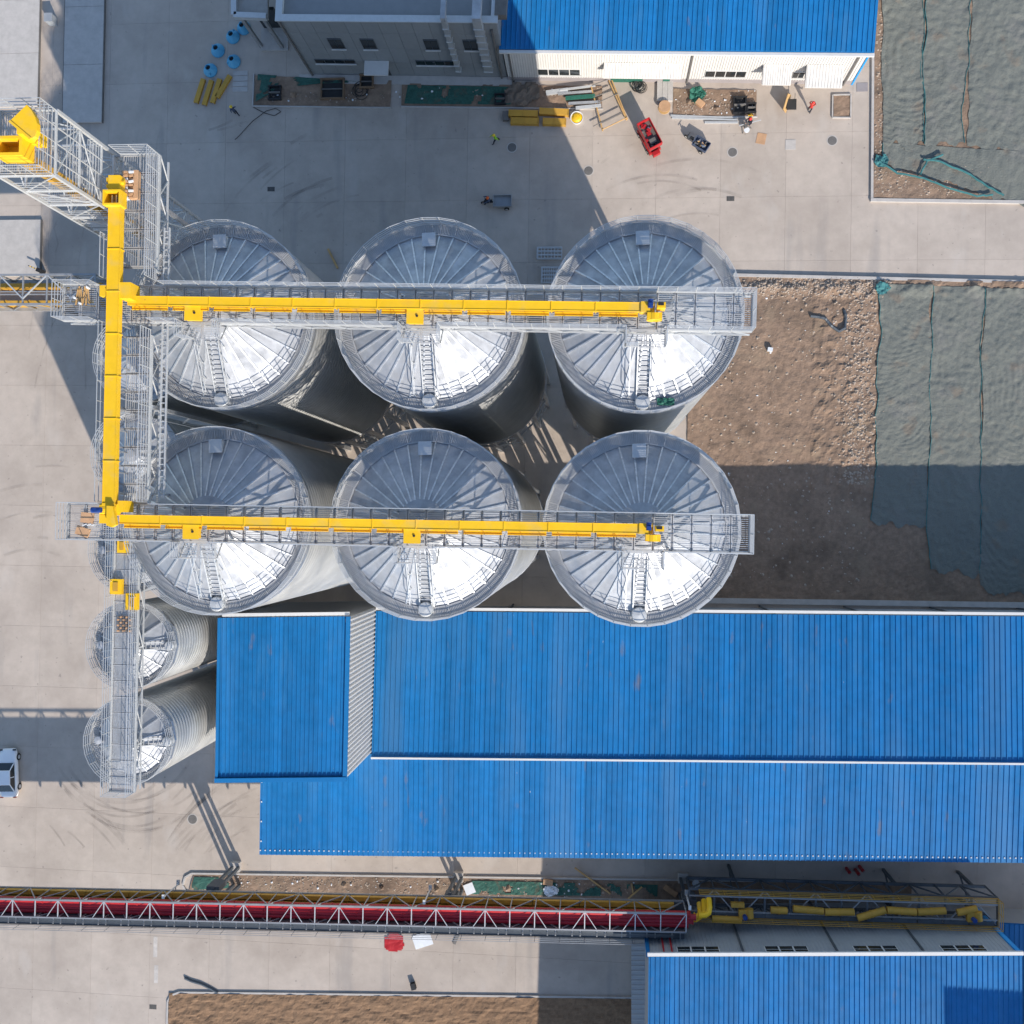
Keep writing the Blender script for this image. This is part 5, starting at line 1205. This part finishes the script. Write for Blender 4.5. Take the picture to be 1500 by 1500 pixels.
# reels, boards, rags
p = gz(973, 159); t = thing('cable_reel', 'round wooden cable reel beside the earth patch', 'cable reel', p)
MB().tube((0, 0, 0), (0, 0, .06), .55, 20).obj('flange', 'wood', t); MB().tube((0, 0, .06), (0, 0, .5), .28, 14).obj('drum', 'cable', t); MB().tube((0, 0, .5), (0, 0, .56), .55, 20).obj('flange', 'card', t)
t = thing('sheet_stack', 'stack of pale boards at the corner of the earth patch', 'board stack', gz(974, 134))
for i in range(3): MB().box(-.75+i*.5, -.27+i*.5, -1.0, 1.0, 0, .3).obj('board', 'kerb', t)
def lump(name, label, cat, px, r_, m, h=.25, seed=1.0, z=0.0, asp=1.0):
    p = gz(*px); o = grid_mesh(p.x-r_*1.4, p.x+r_*1.4, p.y-r_*1.4, p.y+r_*1.4, r_*.14, lambda x, y: z+.05+h*abs(fbm(x, y, 1.1/r_, 3, seed)), lambda x, y: ((x-p.x)/asp)**2+(y-p.y)**2 < (r_*(1+.35*fbm(x, y, .9/r_, 2, seed+3)))**2).obj(name, m)
    return tag(o, label, cat)
lump('tarp', 'crumpled dark green tarp on the earth patch', 'tarp', (1020, 140), .8, 'green_sheet', .5, 2, .1)
lump('red_cloth', 'bright red sheet spread on the concrete beside the gallery', 'sheet', (579, 1380), .92, 'red', .06, 5)
lump('plastic_wrap', 'white plastic wrap bundle on the strip below the gallery', 'plastic', (808, 1303), .55, 'plastic_white', .3, 7, .12, 1.5)
lump('plastic_wrap', 'white plastic scrap near the third gallery column', 'plastic', (1019, 1293), .35, 'plastic_white', .2, 9, .12)
lump('yellow_sheet', 'crumpled yellow sheet beside the black crate', 'sheet', (1099, 172), .4, 'yellow', .35, 3, .0, .6)
lump('earth_heap', 'dark heap of soil on the strip near the girders', 'heap', (765, 140), 1.2, 'base_earth', .5, 4, .1, 1.8)
for lab_, px, s_, rz, m in (('pale grey board on the strip beside the second gallery column', (688, 1301), (.95, 1.0, .08), .4, 'plastic_white'), ('flattened carton on the strip near the third column', (982, 1304), (1.35, .5, .12), -.6, 'card'), ('tan carton beside the tarp on the earth patch', (1025, 153), (.75, .55, .3), -.7, 'card'), ('small carton beside the plastic wrap on the strip', (803, 1291), (.9, .5, .25), -.1, 'card'), ('pale glass sheet lying beside the red one', (619, 1377), (1.8, 1.3, .05), .35, 'plastic_white'), ('small white card on the bare earth lot', (1127, 513), (.45, .35, .3), -.15, 'plastic_white'), ('black box alone on the southern concrete', (606, 1443), (.45, .6, .4), .3, 'black'), ('dark dustpan-like plate lying south of the gallery', (668, 1376), (.3, .9, .1), -.4, 'iron')):
    p = gz(*px); tag(MB().rbox((p.x, p.y, .12 if 'strip' in lab_ or 'patch' in lab_ else (.2 if 'lot' in lab_ else 0)), *s_, rz).obj('carton' if m == 'card' else 'board', m), lab_, 'carton' if m == 'card' else 'board')
for k, (a_, b_) in enumerate((((842, 1270), (894, 1308)), ((925, 1293), (927, 1307)), ((920, 1315), (940, 1298)))):
    p, q = gz(*a_), gz(*b_); tag(MB().bar((p.x, p.y, .22), (q.x, q.y, .22), .13, .1).obj('plank', 'wood'), ['long yellow plank slanting across the strip kerb', 'short upright-lying plank on the strip', 'short slanting plank on the strip beside the gallery'][k], 'plank', 'planks on the gallery strip')
# cartons and sacks on the bridges
t = thing('pallet_load', 'pile of brown steel brackets and cartons on the tower platform', 'pallet', (*at(196, 273, TZ).xy, TZ+.02))
for i in range(9):
    for j in range(2): MB().rbox((-.35+j*.38, -.75+i*.18, .0), .3, .12, .3+.05*(i % 3), .2*(i % 2)).obj('bracket', 'card' if (i+j) % 3 else 'plastic_white', t)
MB().box(.15, .42, -.8, .8, 0, .35).obj('carton', 'card', t)
t = thing('carton_pile', 'flattened cartons with bolts at the west end of the southern bridge', 'carton', (*at(130, 770, DECK).xy, DECK+.02))
MB().rbox((-.05, .45, 0), .75, .6, .12, -.1).obj('carton', 'card', t); MB().rbox((-.3, -.35, 0), .8, .5, .14, -.3).obj('carton', 'card', t)
for i in range(8): MB().rbox((-.25+.09*i, .02+.03*(i % 3), .0), .06, .06, .16).obj('bolt', 'plastic_white', t)
t = thing('bracket_pile', 'pile of small dark castings on the narrow bridge over the small silos', 'castings', (*at(184, 914, 23.3).xy, 23.32))
for i in range(6):
    for j in range(5): MB().rbox((-.5+j*.22, -.5+i*.2, 0), .15, .13, .18, .3*(i % 2)).obj('casting', 'iron' if (i+j) % 2 else 'card', t)
for k, (px, s_) in enumerate((((166, 860), (.45, .55)), ((189, 882), (.45, .6)), ((175, 800), (.35, .5)))):
    p = at(*px, 24.0); t = thing('yellow_gate', ['yellow slide gate beside the narrow bridge rail', 'yellow slide gate on the narrow bridge deck', 'small yellow gate where the narrow bridge starts'][k], 'gate', (p.x, p.y, 23.32), 0, 'yellow gates on the narrow bridge')
    MB().box(-s_[0], s_[0], -s_[1], s_[1], 0, .35).obj('box', 'yellow', t); MB().box(-s_[0]*.4, s_[0]*.4, -s_[1]*.6, s_[1]*.6, .35, .42).obj('cover', 'yellow_dull', t)
p = at(975, 589, 34.2); tag(grid_mesh(p.x-.5, p.x+.5, p.y-.2, p.y+.22, .06, lambda x, y: 34.25+.2*abs(fbm(x, y, 3, 2, 4)), lambda x, y: fbm(x, y, 2.5, 2, 9) > -.45).obj('green_sheet', 'green_sheet'), 'crumpled green sheet on the eave walkway of the north-east silo', 'sheet')
t = thing('timber_bundle', 'sticks and bottles on the west platform of the northern bridge', 'timber', (*at(122, 435, DECK).xy, DECK+.02))
for i in range(6): MB().rbox((-.35+.14*i, .1*(i % 2), .0), .06, 1.0, .08, .12*(i % 3-1)).obj('stick', 'wood', t)
for x, y in ((-.4, -.1), (-.1, -.4), (.35, .5)): MB().tube((x, y, 0), (x, y, .25), .07, 10).obj('bottle', 'plastic_white', t)

# ------------------------------------------------------------------ vehicles
def wheel(parent, x, y, r_, wd, m='rubber'):
    w_ = MB().tube((x, y-wd/2, r_), (x, y+wd/2, r_), r_, 18).obj('wheel', m, parent)
    MB().tube((x, y-wd/2-.01, r_), (x, y+wd/2+.01, r_), r_*.55, 14).obj('rim', 'galv_rail', w_)
def lift(label, px, rz):
    t = thing('scissor_lift', label, 'lift', gz(*px), rz)
    MB().box(-1.75, 1.75, -.75, .75, .3, .75).obj('chassis', 'red', t)
    for x in (-1.2, 1.2):
        for y in (-.72, .72): wheel(t, x, y, .32, .24)
    for i in range(3):
        for s_ in (-1, 1): bar_obj('scissor_arm', 'red', t, (-1.4, s_*.45, .8+.22*i), (1.4, s_*.45, .95+.22*i), .12)
    MB().box(-1.85, 1.75, -.82, .82, 1.5, 1.6).obj('platform', 'iron', t)
    for s_ in (-1, 1): MB().box(-1.85, 1.75, s_*.8-.04, s_*.8+.04, 1.6, 2.25).obj('side_panel', 'red', t)
    for x in (-1.82, 1.72): MB().box(x-.04, x+.04, -.76, .76, 1.6, 2.25).obj('end_panel', 'red', t)
    rq = random.Random(4)
    for i in range(16): MB().rbox((rq.uniform(-1.5, 1.4), rq.uniform(-.6, .6), 1.6), rq.uniform(.15, .45), rq.uniform(.12, .35), rq.uniform(.1, .4), rq.uniform(0, 3)).obj('load', rq.choice(['black', 'red', 'iron', 'galv', 'red', 'black']), t)
    MB().box(.55, 1.2, -.4, .4, 1.6, 1.95).obj('tool_box', 'iron', t); MB().box(-.45, .0, -.25, .25, 1.6, 1.9).obj('tool_box', 'red', t)
    MB().box(1.75, 2.25, -.45, .45, .35, .9).obj('step', 'red', t)
lift('red scissor lift platform loaded with tools and boxes', (950, 208), R(-62)); bpy.data.objects['scissor_lift'].scale = (.74, .78, .9)
def trike(label, px, rz, m, loadm, sc_):
    t = thing('cargo_tricycle', label, 'tricycle', gz(*px), rz)
    MB().box(-1.0, 1.0, -.62, .62, .5, .56).obj('bed_floor', m, t)
    for s_ in (-1, 1): MB().box(-1.0, 1.0, s_*.62-.03, s_*.62+.03, .5, .95).obj('bed_side', m, t)
    for x in (-1.0, 1.0): MB().box(x-.03, x+.03, -.59, .59, .5, .95).obj('bed_end', m, t)
    for s_ in (-1, 1): wheel(t, .45, s_*.72, .28, .14)
    wheel(t, -2.2, 0, .28, .12)
    bar_obj('frame_tube', 'black', t, (-1.0, 0, .5), (-2.0, 0, .55), .14); bar_obj('fork', 'black', t, (-2.2, 0, .3), (-1.95, 0, 1.0), .1); bar_obj('handlebar', 'black', t, (-1.95, -.38, 1.02), (-1.95, .38, 1.02), .05)
    MB().rbox((-1.4, 0, .7), .45, .35, .12).obj('seat', 'black', t); MB().rbox((-1.75, 0, .5), .4, .3, .3).obj('tank', 'dark_steel', t)
    rq = random.Random(8)
    if loadm:
        for i in range(22): MB().rbox((rq.uniform(-.8, .8), rq.uniform(-.45, .45), .56), rq.uniform(.1, .4), rq.uniform(.08, .25), rq.uniform(.08, .3), rq.uniform(0, 3)).obj('load', rq.choice(loadm), t)
    t.scale = (sc_, sc_, .9)
    return t
trike('grey cargo tricycle with an empty bed and a rider in an orange helmet', (737, 298), 0.0, 'grey_steel', None, .85)
trike('blue cargo tricycle with its bed full of scrap and tools', (1026, 215), R(-33), 'cloth_blue', ['iron', 'card', 'white_paint', 'black', 'galv', 'iron', 'wood'], .74)
t = thing('chop_saw', 'tripod cutting saw with a pale disc beside the long silver strips', 'saw', gz(1092, 188))
MB().rbox((0, 0, .5), .5, .35, .3, .4).obj('motor', 'iron', t); MB().tube((.05, -.35, .45), (.05, -.35, .52), .26, 18).obj('disc', 'plastic_white', t)
for a in range(3): bar_obj('leg', 'iron', t, (0, 0, .5), (.55*math.cos(2.1*a), .55*math.sin(2.1*a), 0), .06)
bar_obj('fence', 'galv_rail', t, (-.7, -.05, .75), (1.3, .45, .75), .08)
t = thing('wheelbarrow', 'black wheelbarrow standing by the shed canopies', 'wheelbarrow', gz(1157, 158), R(0))
MB().hexa([(-.45, -.5, .75), (.45, -.5, .75), (.45, .5, .75), (-.45, .5, .75)], [(-.28, -.3, .35), (.28, -.3, .35), (.28, .3, .35), (-.28, .3, .35)]).obj('tray', 'black', t)
MB().box(-.4, .4, -.45, .45, .752, .756).obj('load', 'hole', t); wheel(t, 0, 0, .18, .1)
for s_ in (-1, 1): bar_obj('handle', 'iron', t, (s_*.3, -.2, .4), (s_*.35, 1.1, .6), .05)
tag(MB().hexa([(*gz(1150, 166).xy, .1), (*gz(1158, 140).xy, .1), (*gz(1154, 137, 1.2).xy, 1.2), (*gz(1147, 160, 1.2).xy, 1.2)], [(*gz(1151, 166).xy, .1), (*gz(1159, 140).xy, .1), (*gz(1155, 137, 1.2).xy, 1.2), (*gz(1148, 160, 1.2).xy, 1.2)]).obj('leaning_board', 'wood'), 'brown board standing on edge beside the wheelbarrow', 'board')
# red and dark drums in the shade below the lean-to
for k, px in enumerate(((1240, 1272), (1253, 1274), (1259, 1269))):
    p = gz(*px); t = thing('gas_cylinder', ['red gas cylinder standing apart in the shade under the lean-to', 'red gas cylinder beside its twin under the lean-to eave', 'red gas cylinder nearest the shed wall in the shade'][k], 'cylinder', p, 0, 'gas cylinders')
    MB().lathe([(.16, 0), (.16, 1.1), (.08, 1.25), (.01, 1.27)], 14).obj('bottle', 'red', t); MB().tube((0, 0, 1.25), (0, 0, 1.4), .05, 8).obj('valve', 'iron', t)
# car
def car(label, loc, rz):
    t = thing('parked_car', label, 'car', loc, rz)
    ys = [-2.38, -2.30, -1.9, -1.25, -.75, 0, .8, 1.45, 2.05, 2.32, 2.40]
    hw = [.62, .78, .87, .9, .91, .91, .91, .89, .87, .78, .60]
    zb = [.62, .74, .86, .94, .96, .97, .98, .99, 1.0, .93, .75]
    mb = MB(); n = len(ys)
    for y, w_, z in zip(ys, hw, zb):
        mb.v += [(-w_+.08, y, .22), (-w_, y, .45), (-w_-.01, y, z-.22), (-w_+.10, y, z), (w_-.10, y, z), (w_+.01, y, z-.22), (w_, y, .45), (w_-.08, y, .22)]
    for i in range(n-1):
        for k in range(8): mb.f.append((i*8+k, i*8+(k+1) % 8, (i+1)*8+(k+1) % 8, (i+1)*8+k))
    mb.f += [tuple(range(8)), tuple(range((n-1)*8, n*8))]
    bo = mb.obj('body', 'car_white', t, smooth=True); bo.modifiers.new('sub', 'SUBSURF').levels = 2; bo.modifiers['sub'].render_levels = 2
    # glasshouse
    gh = [(-1.05, .74, .97), (-.35, .60, 1.40), (.95, .60, 1.42), (1.75, .72, 1.0)]
    mb = MB()
    for y, w_, z in gh: mb.v += [(-.80, y, .93), (-w_, y, z), (w_, y, z), (.80, y, .93)]
    for i in range(3):
        for k in range(3): mb.f.append((i*4+k, i*4+k+1, (i+1)*4+k+1, (i+1)*4+k))
    mb.obj('glasshouse', 'glass', t)
    mb = MB(); mb.hexa([(-.60, -.38, 1.44), (.60, -.38, 1.44), (.60, .98, 1.46), (-.60, .98, 1.46)], [(-.63, -.42, 1.38), (.63, -.42, 1.38), (.63, 1.02, 1.40), (-.63, 1.02, 1.40)]); mb.obj('roof', 'car_white', t)
    for s_ in (-1, 1):
        for (y0, z0, y1, z1) in ((-1.02, .98, -.38, 1.41), (1.72, 1.0, .98, 1.42), (.3, .98, .3, 1.41)):
            bar_obj('pillar', 'car_white', t, (s_*.77, y0, z0), (s_*.61, y1, z1), .07)
        for y in (-1.5, 1.42): 
            w_ = MB().tube((s_*.82, y, .33), (s_*.93, y, .33), .33, 20).obj('wheel', 'rubber', t); MB().tube((s_*.86, y, .33), (s_*.945, y, .33), .2, 14).obj('rim', 'galv_rail', w_)
        MB().rbox((s_*.7, -2.28, .62), .3, .12, .14).obj('headlight', 'glass', t); MB().rbox((s_*.68, 2.36, .72), .3, .08, .14).obj('tail_light', 'red', t)
    d = MB().hexa([(.92, -.55, .95), (1.62, -.10, .95), (1.58, -.02, .95), (.90, -.47, .95)], [(.92, -.55, .35), (1.62, -.10, .35), (1.58, -.02, .35), (.90, -.47, .35)]).obj('door', 'car_white', t); d['label'] = 'opened front door'
    MB().hexa([(.90, -.50, 1.36), (1.45, -.16, 1.36), (1.43, -.12, 1.36), (.89, -.46, 1.36)], [(.92, -.53, .95), (1.60, -.10, .95), (1.58, -.06, .95), (.91, -.49, .95)]).obj('door_window', 'glass', d)
    d = MB().hexa([(.92, .45, .95), (1.5, .95, .95), (1.46, 1.02, .95), (.90, .52, .95)], [(.92, .45, .35), (1.5, .95, .35), (1.46, 1.02, .35), (.90, .52, .35)]); 
    MB().box(.5, .88, -.35, .4, .5, .99).obj('cabin_opening', 'black', t)
pc_ = gz(13, 1132, .6)
car('white sedan with its side door open, cut off at the western edge', (pc_.x, pc_.y, 0), R(180+3))

# ------------------------------------------------------------------ people
def person(label, loc, rz, torso, legs, helmet, stride=.3, sit=False, arms='walk', h=1.0):
    t = thing('person', label, 'person', loc, rz)
    V = {}; E_ = []
    def v(n, p, r): V[n] = (p, r)
    if sit:
        v('pel', (0, 0, .78), .16); v('ch', (.03, 0, 1.18), .17); v('nk', (.06, 0, 1.40), .065); v('hd', (.08, 0, 1.52), .095); v('tp', (.09, 0, 1.62), .085)
        for s_, n in ((1, 'l'), (-1, 'r')):
            v('hip'+n, (.04, s_*.11, .76), .11); v('kn'+n, (.42, s_*.18, .72), .08); v('an'+n, (.40, s_*.18, .34), .055); v('to'+n, (.56, s_*.19, .30), .045)
            v('sh'+n, (.03, s_*.21, 1.32), .075); v('el'+n, (.25, s_*.3, 1.12), .055); v('wr'+n, (.52, s_*.3, 1.06), .04); v('ha'+n, (.60, s_*.29, 1.05), .04)
    else:
        v('pel', (0, 0, .92), .145); v('ch', (.03, 0, 1.28), .165); v('nk', (.05, 0, 1.48), .06); v('hd', (.08, 0, 1.60), .095); v('tp', (.08, 0, 1.70), .085)
        for s_, n in ((1, 'l'), (-1, 'r')):
            k = stride*s_
            v('hip'+n, (0, s_*.10, .88), .105); v('kn'+n, (k*.6+.03, s_*.11, .50), .075); v('an'+n, (k-.05, s_*.11, .09), .05); v('to'+n, (k+.13, s_*.12, .05), .042)
            v('sh'+n, (.02, s_*.20, 1.42), .07)
            if arms == 'walk': v('el'+n, (-k*.5, s_*.28, 1.16), .05); v('wr'+n, (-k*.9+.1, s_*.3, .95), .038); v('ha'+n, (-k+.15, s_*.3, .88), .042)
            else: v('el'+n, (.22, s_*.28, 1.2), .05); v('wr'+n, (.42, s_*.16, 1.12), .038); v('ha'+n, (.50, s_*.13, 1.12), .042)
    names = list(V); idx = {n: i for i, n in enumerate(names)}
    ed = [('pel', 'ch'), ('ch', 'nk'), ('nk', 'hd'), ('hd', 'tp')]
    for n in 'lr': ed += [('pel', 'hip'+n), ('hip'+n, 'kn'+n), ('kn'+n, 'an'+n), ('an'+n, 'to'+n), ('ch', 'sh'+n), ('sh'+n, 'el'+n), ('el'+n, 'wr'+n), ('wr'+n, 'ha'+n)]
    me = bpy.data.meshes.new('body'); me.from_pydata([V[n][0] for n in names], [(idx[a], idx[b]) for a, b in ed], [])
    o = bpy.data.objects.new('body', me); C.objects.link(o)
    md = o.modifiers.new('skin', 'SKIN'); md.use_smooth_shade = True
    o.modifiers.new('sub', 'SUBSURF').levels = 1
    for i, n in enumerate(names):
        sv = me.skin_vertices[0].data[i]; sv.radius = (V[n][1], V[n][1]); sv.use_root = (n == 'pel')
    dg = bpy.context.evaluated_depsgraph_get(); nm = bpy.data.meshes.new_from_object(o.evaluated_get(dg)); 
    bpy.data.objects.remove(o); nm.materials.clear()
    for m in (torso, legs, 'skin'): nm.materials.append(M[m])
    zw_, zn_ = (.86, 1.41) if sit else (.92, 1.49)
    for p in nm.polygons:
        c = p.center; p.use_smooth = True
        hand = any((Vector(V['ha'+n][0])-c).length < .09 for n in 'lr')
        p.material_index = 2 if (c.z > zn_ or hand) else (1 if c.z < zw_ and abs(c.y) < .27 else 0)
    o = link('body', nm, t)
    hz = V['tp'][0]
    MB().lathe([(.155, -.06), (.13, -.05), (.125, .0), (.10, .07), (.05, .11), (.005, .12)], 18).obj('helmet', helmet, t, (hz[0], hz[1], hz[2]-.0), smooth=True)
    return t
person('walking worker in yellow-green vest and dark trousers', gz(727, 208), R(200), 'vest', 'cloth_dark', 'helmet_yellow', .34)
person('worker in dark blue clothes and yellow helmet near the yellow channels', gz(348, 168), R(120), 'cloth_blue', 'cloth_dark', 'helmet_yellow', .2)
person('worker in red jacket standing near the shed canopies', gz(1185, 163), R(70), 'cloth_red', 'cloth_dark', 'helmet_red', .15, arms='work')
person('rider in dark clothes and orange helmet on the grey tricycle', (gz(737, 298).x-1.25, gz(737, 298).y, 0.02), R(180), 'cloth_blue', 'cloth_dark', 'helmet_orange', sit=True)
person('worker bending over the tripod saw in dark clothes', gz(1096, 184), R(230), 'cloth_dark', 'cloth_dark', 'helmet_red', .1, arms='work')

# ------------------------------------------------------------------ litter
rl = random.Random(21)
def p_litter():
    t_ = rl.random()
    if t_ < .35: x = rl.uniform(-38, 6); y = -35.1+(x+38.5)*0.0355-rl.uniform(.1, 1.6); return x, y, .14
    if t_ < .55: return rl.uniform(7, 14.4), rl.uniform(38.5, 40.7), .14
    if t_ < .75: return rl.uniform(-33, 0), rl.uniform(40.2, 41.6), .14
    x, y = rl.uniform(9.5, 25), rl.uniform(-5, 22); return x, y, lot_h(x, y)
tag(rocks(130, p_litter, 0.04, 0.16, rl).obj('litter', 'plastic_white'), 'scattered white scraps of litter on the earth strips and the bare lot', 'litter', kind='stuff')
for k_ in range(7):
    p = at(*((640, 1302), (505, 1296), (560, 1300), (745, 1300), (1010, 150), (1050, 160), (430, 140))[k_])
    tag(rocks(1, lambda: (p.x, p.y, .12), .35, .5, rl).obj('clod', 'dirt'), ['large clod of earth on the strip near the second gallery column', 'large clod of earth west of the middle of the strip', 'large clod of earth in the middle of the gallery strip', 'large clod of earth beside the green scraps', 'large clod of earth beside the tarp', 'large clod of earth near the black drum frame', 'large clod of earth in the bed by the porch'][k_], 'clod', 'large clods on the earth strips')
